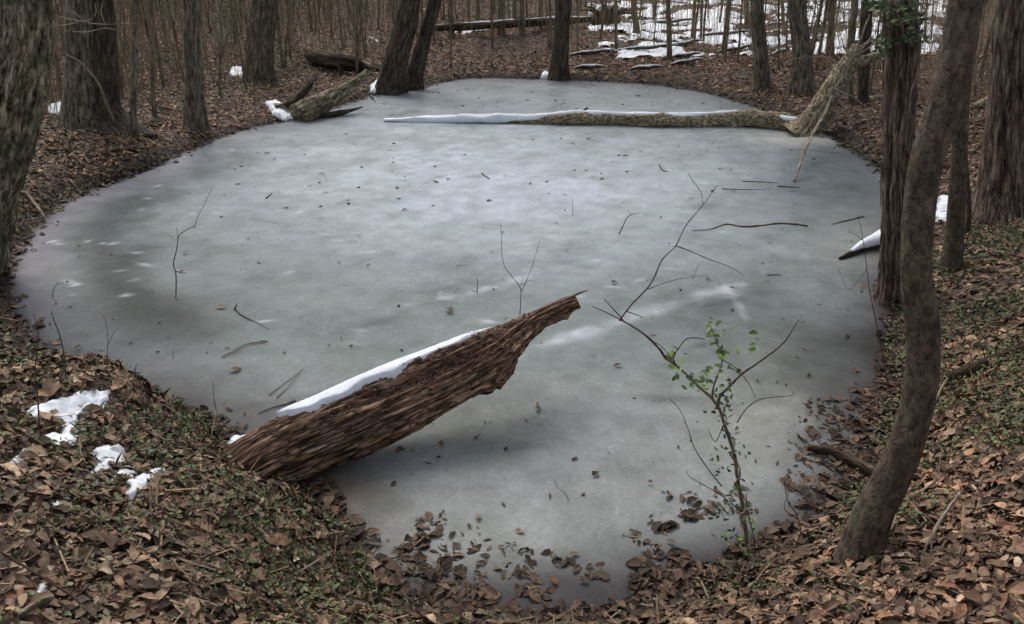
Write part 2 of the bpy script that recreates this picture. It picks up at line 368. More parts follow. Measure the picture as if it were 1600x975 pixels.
# ------------------------------------------------------------------ ice
def seg_d(px, py, pts):
    P = np.array(pts, float); d = np.full(px.shape, 1e9); tt = np.zeros(px.shape)
    for i in range(len(P)-1):
        e = P[i+1]-P[i]; wx, wy = px-P[i][0], py-P[i][1]
        t = np.clip((wx*e[0]+wy*e[1])/e.dot(e), 0, 1); q = np.hypot(wx-e[0]*t, wy-e[1]*t)
        d = np.minimum(d, q)
    return d
def icecol(V):
    x, y = V[:, 0], V[:, 1]; d = -sdf(x, y)
    px, py, _ = proj(x, y, 0*x)
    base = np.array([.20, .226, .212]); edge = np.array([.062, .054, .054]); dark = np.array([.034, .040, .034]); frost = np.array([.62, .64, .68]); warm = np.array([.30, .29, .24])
    n = fbm(x*.9, y*.9, seed=21); n2 = fbm(x*3, y*3, seed=22)
    c = np.tile(base, (len(V), 1))
    def mixin(col, k):
        k = np.clip(k, 0, 1)[:, None]; c[:] = c*(1-k)+col*k
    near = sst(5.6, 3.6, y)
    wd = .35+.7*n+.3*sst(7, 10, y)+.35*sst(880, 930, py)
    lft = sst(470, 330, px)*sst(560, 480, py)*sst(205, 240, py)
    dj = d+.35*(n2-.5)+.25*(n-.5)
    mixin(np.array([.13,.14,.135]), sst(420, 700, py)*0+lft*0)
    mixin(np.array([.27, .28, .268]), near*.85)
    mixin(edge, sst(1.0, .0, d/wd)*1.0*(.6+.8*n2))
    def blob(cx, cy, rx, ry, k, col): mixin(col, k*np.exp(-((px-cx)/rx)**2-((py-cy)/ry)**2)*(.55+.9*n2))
    mixin(np.array([.17,.165,.185]), lft*sst(.75, .1, dj)*.8); mixin(dark, lft*np.exp(-((dj-.72)/.30)**2)*.95)  # dark left band: clear ice, with the trees' reflection painted in
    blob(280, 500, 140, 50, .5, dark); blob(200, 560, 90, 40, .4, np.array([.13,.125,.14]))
    blob(1300, 285, 130, 62, 1.25, dark); blob(1270, 560, 110, 60, .8, dark); blob(1150, 470, 100, 50, .45, dark)  # first blob paints dark tree reflections over clear ice
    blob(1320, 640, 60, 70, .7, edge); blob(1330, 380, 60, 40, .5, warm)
    blob(540, 765, 60, 40, .8, np.array([.17,.13,.09])); blob(730, 670, 110, 35, .6, np.array([.14,.15,.12]))  # second blob: shadow under the near log, painted into the ice
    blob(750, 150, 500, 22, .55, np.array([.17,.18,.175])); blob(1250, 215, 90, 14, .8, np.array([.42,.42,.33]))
    blob(780, 285, 430, 125, .95, np.array([.45,.495,.535])); blob(640, 860, 200, 60, .3, np.array([.38,.37,.32])); blob(1180, 640, 90, 80, .4, warm)  # first blob: milky ice plus the bright sky reflection, painted as colour
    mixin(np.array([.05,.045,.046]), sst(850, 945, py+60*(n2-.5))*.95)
    # pale frosted ridge lines locked in the ice
    px2 = px+22*(n2-.5); py2 = py+14*(fbm(x*5, y*5, seed=31)-.5)
    for pts, wpx, k in [([(820,548),(900,525),(1000,492),(1090,465),(1165,448)], 9, .5), ([(690,462),(760,455),(830,432)], 5, .6), ([(1140,455),(1170,500)], 5, .35)]:
        dd = seg_d(px2, py2, pts); mixin(frost, k*np.exp(-(dd/wpx)**2)*np.clip(2.6*fbm(x*7, y*7, seed=33)-.65, .1, 1.2))
    # short white dashes and scuffs
    rr = np.random.RandomState(5)
    for _ in range(48):
        cx, cy = (rr.uniform(80, 1250), rr.uniform(225, 520)) if rr.rand() < .75 else (rr.uniform(90, 260), rr.uniform(290, 500))
        L_ = rr.uniform(6, 22)*(cy/400); tl = rr.uniform(-.18, .22); hh = rr.uniform(.9, 1.8)*cy/330
        u = (px-cx); v = (py-cy)+u*tl
        mixin(frost, rr.uniform(.3, .75)*np.exp(-(u/L_*2)**2-(v/hh)**2))
    for _ in range(30):
        cx, cy = rr.uniform(60, 1350), rr.uniform(230, 700)
        L_ = rr.uniform(20, 70)*(cy/400); tl = rr.uniform(-.2, .25); hh = rr.uniform(2, 5)*cy/330
        u = (px-cx); v = (py-cy)+u*tl
        mixin(dark, rr.uniform(.2, .5)*np.exp(-(u/L_*2)**2-(v/hh)**2))
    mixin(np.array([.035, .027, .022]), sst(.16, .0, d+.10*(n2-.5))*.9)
    c *= (.74+.52*fbm(x*8, y*8, seed=40))[:, None]
    return np.hstack([c, np.ones((len(V), 1))])
xs = np.arange(-6.2, 6.2, .03); ys = []
yy = 2.6
while yy < 16.8: ys.append(yy); yy += .014+.0018*yy
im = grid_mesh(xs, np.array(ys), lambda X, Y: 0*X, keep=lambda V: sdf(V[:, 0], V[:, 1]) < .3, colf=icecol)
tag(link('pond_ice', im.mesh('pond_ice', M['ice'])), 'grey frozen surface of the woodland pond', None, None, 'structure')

# ------------------------------------------------------------------ leaves
def leaf_tpl(kind):
    if kind == 0: w_ = [.0, .42, .72, .92, 1.0, .9, .68, .38, .0]
    elif kind == 1: w_ = [.0, .4, .85, .5, 1.0, .55, .95, .45, .6, .0]
    else: w_ = [.0, .5, .62, .70, .66, .55, .42, .25, .0]
    n = len(w_); t = np.linspace(-.5, .5, n); V = [(a, 0, 0) for a in t]
    for sgn in (1, -1):
        for a, b in zip(t[1:-1], w_[1:-1]): V.append((a+(.04 if kind else 0)*sgn, sgn*b*.26, 0))
    V = np.array(V); f = []
    for sgn, o in ((1, n), (-1, n+n-2)):
        k = n-2
        tri = [(0, 1, o)]+[(i+1, i+2, o+i+1) for i in range(k-1)]+[(i+1, o+i+1, o+i) for i in range(k-1)]+[(k, k+1, o+k-1)]
        f += tri if sgn > 0 else [q[::-1] for q in tri]
    return V, np.array(f)
TPL = [leaf_tpl(k) for k in range(3)]
DEAD = np.array([(.30,.195,.115), (.20,.135,.085), (.17,.095,.055), (.42,.31,.20), (.085,.055,.038), (.34,.21,.12), (.25,.19,.125), (.55,.45,.33), (.24,.115,.065)])
DW = np.array([.2, .2, .13, .09, .14, .08, .12, .02, .02]); DW = DW/DW.sum()
def scatter_leaves(mb, P, size, nrm, tilt, cols, rs, curl=1.0):
    N = len(P); kind = rs.choice([0, 0, 0, 1, 2, 2], N)
    for k in range(3):
        q = np.where(kind == k)[0]
        if not len(q): continue
        V, f = TPL[k]; n = len(q); v = np.tile(V, (n, 1, 1))
        fold = rs.uniform(-.2, .9, n)*curl; bend = rs.uniform(-1.2, 1.8, n)*curl; tw = rs.uniform(-1.2, 1.2, n)*curl
        v[..., 1] *= rs.uniform(.7, 1.3, n)[:, None]
        z = np.abs(v[..., 1])*fold[:, None]+(.25-v[..., 0]**2)*-.35*bend[:, None]+v[..., 0]*v[..., 1]*tw[:, None]
        z += rs.uniform(-.03, .03, z.shape)*curl
        v[..., 2] = z; v *= size[q][:, None, None]
        yaw = rs.uniform(0, 2*math.pi, n); ta = rs.uniform(0, 2*math.pi, n); tt = np.abs(rs.normal(0, 1, n))*tilt
        up = nrm[q]+np.stack([np.cos(ta)*tt, np.sin(ta)*tt, 0*tt], -1); up /= np.linalg.norm(up, axis=1, keepdims=True)
        a = np.stack([np.cos(yaw), np.sin(yaw), 0*yaw], -1); a -= up*(a*up).sum(1, keepdims=True); a /= np.linalg.norm(a, axis=1, keepdims=True)
        b = np.cross(up, a)
        w_ = v[..., 0:1]*a[:, None]+v[..., 1:2]*b[:, None]+v[..., 2:3]*up[:, None]+P[q][:, None]
        fm = (f[None]+(np.arange(n)*len(V))[:, None, None]).reshape(-1, 3)
        c = np.repeat(cols[q], len(V), axis=0)
        mb.add(w_.reshape(-1, 3), fm, None, np.hstack([c, np.ones((len(c), 1))]))
def normals(x, y):
    e = .06; dx = (hgt(x+e, y)-hgt(x-e, y))/(2*e); dy = (hgt(x, y+e)-hgt(x, y-e))/(2*e)
    n = np.stack([-dx, -dy, np.ones_like(dx)], -1); return n/np.linalg.norm(n, axis=1, keepdims=True)
SNOWP = []     # outlines (world xy) of snow patches, litter stays mostly clear of them
SNOWPX = [
 ([(52,640),(75,630),(118,625),(150,612),(172,620),(150,634),(118,648),(100,662),(92,652),(62,660),(48,655)], 'long white snow strip on the leaves at the top of the left mound'),
 ([(100,662),(128,640),(168,620),(172,628),(140,646),(118,664),(104,672)], 'narrow slanting snow strip below the long snow strip on the left mound'),
 ([(64,684),(84,678),(100,684),(100,672),(118,660),(122,672),(112,684),(134,690),(120,698),(92,700),(70,694)], 'ragged snow patch in the middle of the left mound'),
 ([(144,708),(165,698),(200,704),(188,714),(216,718),(196,728),(170,732),(160,746),(142,740),(160,724)], 'broken snow patch with a brown leaf in it on the left mound'),
 ([(204,782),(206,756),(222,744),(250,734),(268,735),(248,744),(232,758),(216,778)], 'wedge of snow pointing down among the leaves right of the other mound patches'),
 ([(16,726),(22,716),(44,704),(48,712),(30,724)], 'small oval snow lump by the left edge of the mound'),
 ([(80,806),(88,790),(106,778),(108,786),(94,800)], 'small slanting snow sliver in the leaves of the lower left bank'),
 ([(174,752),(186,738),(208,738),(200,750)], 'faint small snow spot below the broken snow patch'),
 ([(57,938),(62,924),(72,912),(74,920),(66,934)], 'tiny snow sliver near the bottom left corner'),
 ([(352,696),(366,684),(392,680),(398,690),(372,702)], 'thin scrap of snow at the left end of the big rotten log'),
 ([(77,180),(80,168),(94,165),(107,161),(107,172),(92,180)], 'bright snow lump left of the big fused double trunk'),
 ([(359,120),(361,112),(378,108),(384,114),(376,122)], 'snow lump at the foot of the dark split tree on the left bank'),
 ([(416,163),(430,160),(446,172),(466,185),(446,189),(428,180)], 'snow lump at the shore beside the fallen mossy trunk'),
 ([(580,146),(582,134),(592,124),(594,134),(590,145)], 'snow at the waterline left of the leaning twin trunks'),
 ([(624,134),(626,126),(633,126),(632,134)], 'small snow lump between the leaning twin trunks'),
 ([(847,122),(850,114),(857,116),(858,122)], 'small snow lump left of the lone dark tree on the far shore'),
 ([(1466,345),(1462,328),(1468,308),(1484,308),(1484,330),(1478,346)], 'tall white snow patch between the foreground trunk and the thin trunk'),
 ([(1566,336),(1574,324),(1592,318),(1606,326),(1604,340),(1580,342)], 'snow lump on the right bank at the foot of the big right edge trunk'),
 ([(1455,22),(1450,14),(1466,8),(1472,20)], 'snow patch high on the slope between the right hand trunks'),
 ([(1440,56),(1450,48),(1466,50),(1466,58)], 'snow strip on the slope behind the vine covered trunk'),
 ([(1498,172),(1499,166),(1504,166),(1504,172)], 'tiny snow dot beside the thin trunk on the right bank'),
]
for pts, lab in SNOWPX:
    SNOWP.append(np.array([on(*p)[:2] for p in pts]))
def in_snow(x, y):
    k = np.zeros(x.shape, bool)
    for P in SNOWP:
        lo, hi = P.min(0)-.03, P.max(0)+.03
        b = (x > lo[0]) & (x < hi[0]) & (y > lo[1]) & (y < hi[1])
        if b.any(): k[b] |= sdf(x[b], y[b], P) < .01
    return k
def litter_points(n, ylo, yhi, rs, power=1.0):
    y = ylo+(yhi-ylo)*rs.rand(n)**power
    hw = .72*y+1.4
    x = rs.uniform(-1, 1, n)*hw
    return x, y
lm = MB(); rs = np.random.RandomState(3)
for (n, ylo, yhi, s0, s1) in [(110000, .9, 5.0, .022, .095), (60000, 4.0, 10, .045, .095), (80000, 9, 18, .05, .10), (60000, 16, 32, .06, .12), (14000, 30, 60, .09, .16)]:
    x, y = litter_points(n, ylo, yhi, rs)
    d = sdf(x, y)
    qx, qy, _ = proj(x, y, 0*x)
    lim = np.where(y < 4, -.10, -.06)-((qx > 1230) & (qy > 620) & (qy < 840))*.4*rs.rand(n)**4-((qx > 740) & (qx < 1090) & (y < 3.6) & (fbm(x*5, y*5, seed=52) > .47))*.42*rs.rand(n)**1.6-.05*rs.rand(n)**2-.16*rs.rand(n)**np.where(y < 3.8, 1.6, 3)*(fbm(x*3.1, y*3.1, seed=51) > .52)*np.where(y < 3.8, 2.6, 1)
    k = d > lim
    k &= ~(in_snow(x, y) & (rs.rand(n) < .95))
    x, y, d = x[k], y[k], d[k]; n = len(x)
    h = np.maximum(hgt(x, y, d), 0.002)
    lift = rs.uniform(.0, .035, n)*np.where(d < 0, .2, 1)
    P = np.stack([x, y, h+lift], -1); nr = normals(x, y); nr[d < .02] = (0, 0, 1)
    ci = rs.choice(len(DEAD), n, p=DW); cc = DEAD[ci]*rs.uniform(.35, 1.4, (n, 1))
    zone = fbm(x*.5, y*.5, seed=60); cc = cc*(.75+.5*zone)[:, None]
    red = np.clip(fbm(x*.35, y*.35, seed=62)*2-.6, 0, 1)[:, None]; cc = cc*(1+red*np.array([.18, -.08, -.12]))
    wet = np.clip(1-d/.2, 0, 1)[:, None]; cc = cc*(1-.58*wet)
    big = rs.rand(n) < .04
    size = (s0*.75+(s1-s0*.75)*rs.rand(n)**2.3)*np.where(big, 1.45, 1)
    scatter_leaves(lm, P, size, nr, .30, (cc*.75+cc.mean(1, keepdims=True)*.25)*np.array([1.04,.93,.80]), rs, 1.0)
n = 5000; x, y = litter_points(n, 1.0, 11, rs, 1.3); d = sdf(x, y); k = (d > -.05) & ~in_snow(x, y); x, y, d = x[k], y[k], d[k]; n = len(x); h = np.maximum(hgt(x, y, d), 0)+rs.uniform(.01, .05, n)
an = rs.uniform(0, 6.28, n); ln = rs.uniform(.02, .13, n); wd = rs.uniform(.0012, .004, n); tz = rs.normal(0, .25, n)*ln
V = np.stack([np.stack([x-np.sin(an)*wd-np.cos(an)*ln, y+np.cos(an)*wd-np.sin(an)*ln, h-tz], -1), np.stack([x+np.sin(an)*wd-np.cos(an)*ln, y-np.cos(an)*wd-np.sin(an)*ln, h-tz], -1),
  np.stack([x+np.sin(an)*wd+np.cos(an)*ln, y-np.cos(an)*wd+np.sin(an)*ln, h+tz], -1), np.stack([x-np.sin(an)*wd+np.cos(an)*ln, y+np.cos(an)*wd+np.sin(an)*ln, h+tz], -1)], 1)
cc = DEAD[rs.choice([1, 5, 6, 1, 0, 4], n)]*rs.uniform(.5, 1.1, (n, 1))
lm.add(V.reshape(-1, 3), (np.arange(4)[None]+(np.arange(n)*4)[:, None]), None, np.hstack([np.repeat(cc, 4, 0), np.ones((n*4, 1))]))
tag(link('leaf_litter', lm.mesh('leaf_litter', M['leaf'], smooth=True)), 'carpet of dead brown leaves on the banks', 'leaves', None, 'stuff')

# green trailing ground cover and moss tufts
gmb = MB(); rs = np.random.RandomState(8)
n = 380000; x, y = litter_points(n, 1.0, 16, rs, 1.3); d = sdf(x, y); k = d > -.05; x, y, d = x[k], y[k], d[k]
h = np.maximum(hgt(x, y, d), 0); px, py, dep = proj(x, y, h)
def gb(cx, cy, rx, ry): return np.exp(-((px-cx)/rx)**2-((py-cy)/ry)**2)
wgt = 1.0*gb(430, 760, 90, 90)+.8*gb(300, 640, 90, 60)+.7*gb(500, 900, 110, 90)+.45*gb(120, 840, 80, 60)+.35*gb(200, 700, 150, 120)
wgt += 2.0*gb(1530, 620, 130, 160)+1.3*gb(1550, 400, 100, 90)+.4*gb(1350, 900, 250, 70)+.6*gb(1140, 930, 90, 50)+.35*gb(30, 570, 60, 60)+.25*gb(120, 240, 120, 80)+.25+.7*gb(1380,800,60,50)+.7*gb(330,110,160,60)+.6*gb(60, 250, 60, 120)
k = (wgt*(.15+1.6*np.clip(fbm(x*2.6, y*2.6, seed=71)-.36, 0, 1)/.3) > rs.uniform(.15, 1.9, len(x))) & ~in_snow(x, y)
x, y, h = x[k], y[k], h[k]; n = len(x)
cg = np.array([(.07,.115,.03), (.10,.15,.04), (.05,.08,.025), (.14,.17,.05), (.12,.115,.04)])[rs.randint(0, 5, n)]*rs.uniform(.6, 1.2, (n, 1))
scatter_leaves(gmb, np.stack([x, y, h+rs.uniform(.015, .075, n)], -1), rs.uniform(.012, .034, n), normals(x, y), .6, cg, rs, .6)
# thin grass blades and stalks
n = len(x)//3; q = rs.choice(len(x), n, replace=False)
bx, by, bh = x[q], y[q], h[q]; hh = rs.uniform(.015, .075, n); an = rs.uniform(0, 6.28, n); le = rs.uniform(.01, .08, n); wd = rs.uniform(.0015, .003, n)
dx, dy = np.cos(an), np.sin(an)
V = np.stack([np.stack([bx-dy*wd, by+dx*wd, bh], -1), np.stack([bx+dy*wd, by-dx*wd, bh], -1),
              np.stack([bx+dx*le*.4, by+dy*le*.4, bh+hh*.7], -1), np.stack([bx+dx*le, by+dy*le, bh+hh], -1)], 1)
fB = np.array([(0, 1, 2), (2, 1, 3)])[None]+(np.arange(n)*4)[:, None, None]
cb = np.array([(.08,.11,.04), (.24,.18,.10), (.15,.13,.07)])[rs.randint(0, 3, n)]*rs.uniform(.7, 1.2, (n, 1))
gmb.add(V.reshape(-1, 3), fB.reshape(-1, 3), None, np.hstack([np.repeat(cb, 4, 0), np.ones((n*4, 1))]))
tag(link('ground_cover', gmb.mesh('ground_cover', M['green'], smooth=False)), 'low green trailing plants and moss among the leaves', 'ground cover', None, 'stuff')

# ------------------------------------------------------------------ snow
def snow_mound(P, thick, name, label, cat='snow patch', step=None, seed=0, kind=None, group=None):
    lo, hi = P.min(0)-.06, P.max(0)+.06; sz = (hi-lo).max(); step = step or max(.008, sz/70)
    xs_, ys_ = np.arange(lo[0], hi[0], step), np.arange(lo[1], hi[1], step)
    X, Y = np.meshgrid(xs_, ys_); nz = (fbm(X*30, Y*30, seed=seed)-.5)*min(.07, sz*.16)
    D = -(sdf(X, Y, P)+nz)+min(.018, sz*.06); H = np.maximum(hgt(X, Y), 0)
    Z = H-.03+(thick+.03)*np.sqrt(np.clip((D+.012)/min(.05, sz*.22), 0, 1))*(.8+.4*fbm(X*12, Y*12, seed=seed+5))
    Dm = {}
    mb = grid_mesh(xs_, ys_, lambda a, b: Z, keep=lambda V: (D.reshape(-1) > -.02))
    c = P.mean(0); o = (c[0], c[1], hz(*c))
    return tag(link(name, mb.mesh(name, M['snow'], o), None, o), label, cat, group, kind)
for i, (P, (pts, lab)) in enumerate(zip(SNOWP, SNOWPX)):
    far = P[:, 1].mean() > 9
    snow_mound(P, .05 if far else .02, 'snow_patch', lab, seed=i*3)
# patchy snow cover of the far slope
def snowcol():
    xs_ = np.arange(-3, 17, .05); ys_ = np.arange(17, 30, .05)
    X, Y = np.meshgrid(xs_, ys_); H = hgt(X, Y); px, py, _ = proj(X, Y, H)
    reg = sst(860, 980, px)*sst(1560, 1440, px)*sst(124, 98, py)*sst(-60, 10, py)
    reg = np.maximum(reg, .75*sst(670, 720, px)*sst(960, 860, px)*np.exp(-((py-45)/9)**2)*.9)
    n_ = .55*fbm(X*1.3, Y*1.6, seed=81)+.45*fbm(X*4, Y*5, seed=82)
    n_ = .4*fbm(X*.8, Y*.8, seed=81)+.6*fbm(X*2.2, Y*2.6, seed=82, o=6)
    D = reg*.55-.06+(n_-.5)*2.4-.44
    Z = H-.03+(.085)*np.sqrt(np.clip(D/.2, 0, 1))
    return xs_, ys_, Z, D
xs_, ys_, Z_, D_ = snowcol()
mb = grid_mesh(xs_, ys_, lambda a, b: Z_, keep=lambda V: D_.reshape(-1) > 0)
tag(link('snow_cover', mb.mesh('snow_cover', M['snow'])), 'broken snow cover over the far right slope', 'snow', None, 'stuff')
# ------------------------------------------------------------------ trees
def branchy(mb, base, dirv, length, r, depth, rs, S=5, tint=None):
    n = 4; P = [np.array(base, float)]; d = np.array(dirv, float); d /= np.linalg.norm(d)
    for i in range(n):
        d = d+rs.normal(0, .16, 3)+np.array([0, 0, .05]); d /= np.linalg.norm(d); P.append(P[-1]+d*length/n)
    tube(mb, P, np.linspace(r, r*.3, n+1), S=S, n=1, cap=False)
    if depth > 0:
        for k in range(rs.randint(3, 6)):
            i = rs.randint(1, n+1); a = rs.uniform(0, 6.28); v = d*.8+np.array([math.cos(a), math.sin(a), rs.uniform(-.1, .7)])*.8
            branchy(mb, P[i], v, length*rs.uniform(.4, .65), r*.45, depth-1, rs, 4 if S > 4 else 3)
CROWN = []
def crown_mesh(mat, seed):
    rs = np.random.RandomState(seed); mb = MB()
    for k in range(11):
        a = rs.uniform(0, 6.28); branchy(mb, (0, 0, k*.55), (math.cos(a), math.sin(a), rs.uniform(.4, 1.3)), rs.uniform(1.6, 3.4)*(1-k*.04), .045, 2, rs)
    branchy(mb, (0, 0, 5.8), (0, 0, 1), 3, .05, 2, rs)
    return mb.mesh('crown', mat)
for i in range(3): CROWN.append(crown_mesh(M['stem'], 40+i))
def tree(path, mat, label, H=11, Y=None, disp=None, S=28, n=6, group=None, name='bare_tree', cat='tree', leanY=0, crown=True, taper=.45, extra=None, sink=.15):
    """path: (px, py, width px) from the foot upwards; the foot stands on the terrain, the rest in its depth plane"""
    px, py, wpx = path[0]
    B = on(px, py) if Y is None else atY(px, py, Y); 
    if Y is not None: B[2] = hz(B[0], B[1])
    Yb = B[1]; pts = []; rad = []
    for i, (a, b, w_) in enumerate(path):
        q = B.copy() if i == 0 else atY(a, b, Yb+leanY*(path[0][1]-b)/100.)
        dep = q[1]*cp-(q[2]-CAMH)*sp
        pts.append(q); rad.append(w_/2*dep/F)
    pts[0] = pts[0]-np.array([0, 0, sink])
    d = pts[-1]-pts[-2]; d /= np.linalg.norm(d); top = pts[-1]; r0 = rad[-1]; z = top[2]
    steps = max(3, int((H-z)/1.2)); hgts = np.linspace(z, H, steps+1)[1:]
    sx = d[0]/max(d[2], .3); sy = d[1]/max(d[2], .3)
    for k, zz in enumerate(hgts):
        f = (k+1)/len(hgts); q = top+np.array([sx*(zz-z)*(1-.5*f)+.15*math.sin(k*1.7+px), sy*(zz-z)*(1-.5*f)*.6+.15*math.cos(k*1.3+px), zz-z])
        pts.append(q); rad.append(r0*(1-f*(1-taper*.5)))
    root = thing(name, label, cat, B, group)
    mb = MB()
    tube(mb, pts, rad, S=S, n=n, disp=disp)
    if extra: extra(mb)
    part('trunk', mb, mat, root, B)
    if crown:
        c = link('crown', random.choice(CROWN), root); q = pts[-1]-B
        k = H/11.; c.scale = (k, k, k); c.location = (q[0], q[1], q[2]-5.6*k); c.rotation_euler = (0, 0, random.uniform(0, 6))
    return root, pts
# left bank
tree([(-52,400,84),(-20,310,78),(10,215,76),(32,110,74),(42,0,72)], M['mottled'], 'mottled lichen grey trunk leaning at the left edge of the photo', disp=ridged(3.5, 5, .26, 3, .08, .2), S=64, n=18, H=10)
def seam(mb): pass
r_, pt = tree([(134,200,72),(130,170,54),(128,120,46),(127,60,43),(126,0,42)], M['grey'], 'thick grey double trunk fused at its foot, left bank beside the snow lump', disp=ridged(2.2, .9, .16, 5, .25, .3, 4), S=48, n=10, H=13)
B = np.array(r_.location)
mb = MB(); pts = [B+np.array([.28, .02, -.15])]; rad = [.42]
Yb = B[1]
for a, b, w_ in [(166,170,44),(163,120,40),(161,60,36),(158,0,33)]:
    q = atY(a, b, Yb+.08); pts.append(q); rad.append(w_/2*(q[1]*cp-(q[2]-CAMH)*sp)/F)
for k in range(8):
    pts.append(pts[-1]+np.array([.06, .02, 1.3])); rad.append(rad[-1]*.9)
tube(mb, pts, rad, S=44, n=10, disp=ridged(2.2, .9, .16, 8, .22, .25, 4))
part('trunk', mb, M['dark'], r_, B)
def dw(pxl, Y): return [atY(a, b, Y) for a, b in pxl]
mb = MB(); tube(mb, dw([(92,84),(118,92),(140,112),(155,132),(166,160),(178,190)], Yb-.7), [.006,.012,.016,.016,.018,.02], S=6, n=5)
pp = dw([(92,84)], Yb-.7)[0]; single('bent_branch', mb, M['stem'], 'thin bent branch arching in front of the thick double trunk', 'branch', on(180,196))
tree([(209,216,13),(208,180,10),(210,120,9),(211,50,8),(212,0,8)], M['grey'], 'slim grey pole tree just right of the thick double trunk', S=12, n=6, H=7, name='bare_sapling', cat='sapling', disp=ridged(2, 4, .1, 4, .4, .15))
tree([(306,203,40),(306,180,31),(303,120,26),(300,60,24),(300,0,26)], M['grey'], 'grey trunk standing alone left of the pond with a flared foot', disp=ridged(2.5, 2, .14, 15, .25, .3, 5), S=36, n=10, H=11)
tree([(240,180,9),(238,120,7),(236,0,6)], M['stem'], 'thin brown sapling between the slim pole tree and the lone grey trunk', S=8, n=4, H=6, name='bare_sapling', cat='sapling')
tree([(405,128,50),(404,105,42),(407,60,40),(414,0,40)], M['grey'], 'tall dark sided tree on the upper left bank with a snow lump at its foot', disp=ridged(2.2, 1.2, .16, 17, .2, .3, 5), S=36, n=10, H=13)
tree([(610,143,50),(612,128,40),(620,90,34),(634,40,32),(641,0,30)], M['dark'], 'left and thicker of the twin dark trunks leaning at the far shore', disp=ridged(2.4, 2, .18, 19, .25, .2, 5), S=36, n=10, H=13)
tree([(646,137,34),(647,125,26),(655,90,23),(668,40,21),(679,0,20)], M['dark'], 'right and thinner of the twin dark trunks leaning at the far shore', disp=ridged(2.4, 2, .18, 20, .25, .2, 5), S=30, n=10, H=12)
tree([(873,124,36),(874,110,27),(877,60,24),(881,0,23)], M['dark'], 'lone dark tree at the far shoreline beside a small snow lump', disp=ridged(2.4, 2, .16, 21, .3, .25, 5), S=30, n=10, H=12)
for a in [(705,58,9,704,'straight young tree behind the snowy far log, left of the pair'), (783,54,11,782,'dark young tree standing in front of the middle of the snowy far log'),
          (747,48,7,746,'slender young tree behind the snowy far log'), (816,54,8,815,'slender dark tree near the right part of the snowy far log'),
          (994,55,10,990,'young tree rising behind the upturned root mass on the far slope'), (1046,92,8,1044,'thin dark tree amid the snow streaks of the far slope'),
          (963,78,5,962,'very thin tree right of the lone dark shore tree'), (1131,86,7,1138,'thin leaning dark tree in the middle of the snowy slope'),
          (1168,46,9,1165,'young dark tree at the top of the snowy slope'), (1297,88,12,1300,'young tree behind the snowy ground, right of the buttressed pair'),
          (1083,60,6,1086,'thin tree high on the snowy slope'), (1225,60,6,1222,'thin dark tree between the two smooth shore trees')]:
    tree([(a[0],a[1],a[2]*1.3),(a[0],a[1]-14,a[2]),((a[0]+a[3])/2,a[1]/2,a[2]*.95),(a[3],0,a[2]*.9)], M['stem'], a[4], disp=ridged(2, 2, .1, a[0]%50, .3, .15), S=12, n=4, H=9)
tree([(1190,138,30),(1190,120,24),(1186,60,22),(1183,0,20)], M['grey'], 'smooth brown grey tree on the right far shore, left one of the pair', disp=ridged(1.6, 1, .08, 25, .25, .2, 5), S=26, n=8, H=12)
tree([(1252,142,42),(1253,118,34),(1254,100,30),(1250,50,27),(1246,0,27)], M['grey'], 'smooth brown grey tree with a swollen foot, right one of the far shore pair', disp=ridged(1.6, 1, .08, 26, .2, .2, 5), S=26, n=8, H=12)
YSN = on(1252, 208)[1]+.8
tree([(1352,190,20),(1349,170,16),(1350,110,16),(1353,50,16),(1357,0,16)], M['dark'], 'nearly black trunk behind the broken leaning tree', Y=YSN, disp=ridged(2, 2, .14, 27, .15, .2, 5), S=26, n=8, H=11)
tree([(1330,190,14),(1330,160,10),(1328,100,10),(1332,40,11),(1336,0,11)], M['stem'], 'brown grey trunk directly left of the nearly black trunk', Y=YSN+.3, disp=ridged(2, 2, .14, 28, .2, .2, 5), S=22, n=8, H=10)
# vine covered shaggy trunk
def shag(s, th): 
    q = 1-np.abs(2*vn(np.cos(th)*2.6+9, np.sin(th)*2.6+9, s*3.0, seed=33)-1); q2 = vn(np.cos(th)*9+9, np.sin(th)*9+9, s*14, seed=34)
    return 1+.30*(q-.5)+.22*(q2-.5)+.25*np.exp(-s/.2)*(1+.4*np.cos(5*th))
rt, pt = tree([(1398,474,44),(1396,440,40),(1399,380,38),(1401,300,40),(1404,200,44),(1406,100,46),(1408,0,46)], M['shaggy'], 'shaggy reddish vine covered trunk at the right waterline', disp=shag, S=72, n=16, H=10)
BV = np.array(rt.location); rs = np.random.RandomState(4)
for k, lst in enumerate([[(1384,470,6),(1388,400,7),(1386,300,8),(1384,200,9),(1388,80,9),(1392,0,9)], [(1408,470,6),(1404,410,6),(1412,330,7),(1406,240,7),(1420,150,7),(1424,60,8),(1426,0,8)],
                         [(1398,468,5),(1404,380,5),(1394,320,6),(1400,230,6),(1396,150,6),(1412,80,6),(1402,0,7)], [(1424,330,4),(1430,240,5),(1424,160,5),(1436,90,5),(1430,0,5)]]):
    mb = MB(); P = [atY(a, b, BV[1]-.16-.02*k) for a, b, _ in lst]; Rr = [w_/2*5.2/F*1.2 for *_, w_ in lst]
    tube(mb, P, Rr, S=10, n=8, lump=.5, seed=k); part('vine', mb, M['shaggy'], rt, BV)
mb = MB(); q = []
for _ in range(420):
    cx, cy, sx_, sy_ = random.choice([(1420,30,20,22), (1425,55,18,10), (1405,15,30,14), (1383,70,12,14), (1372,8,18,8)])
    p = atY(random.gauss(cx, sx_*.55), random.gauss(cy, sy_*.6), BV[1]-random.uniform(.0, .32)); q.append(p)
q = np.array(q); nn = len(q)
cg = np.array([(.04,.07,.02), (.07,.10,.025), (.035,.055,.02)])[rs.randint(0, 3, nn)]
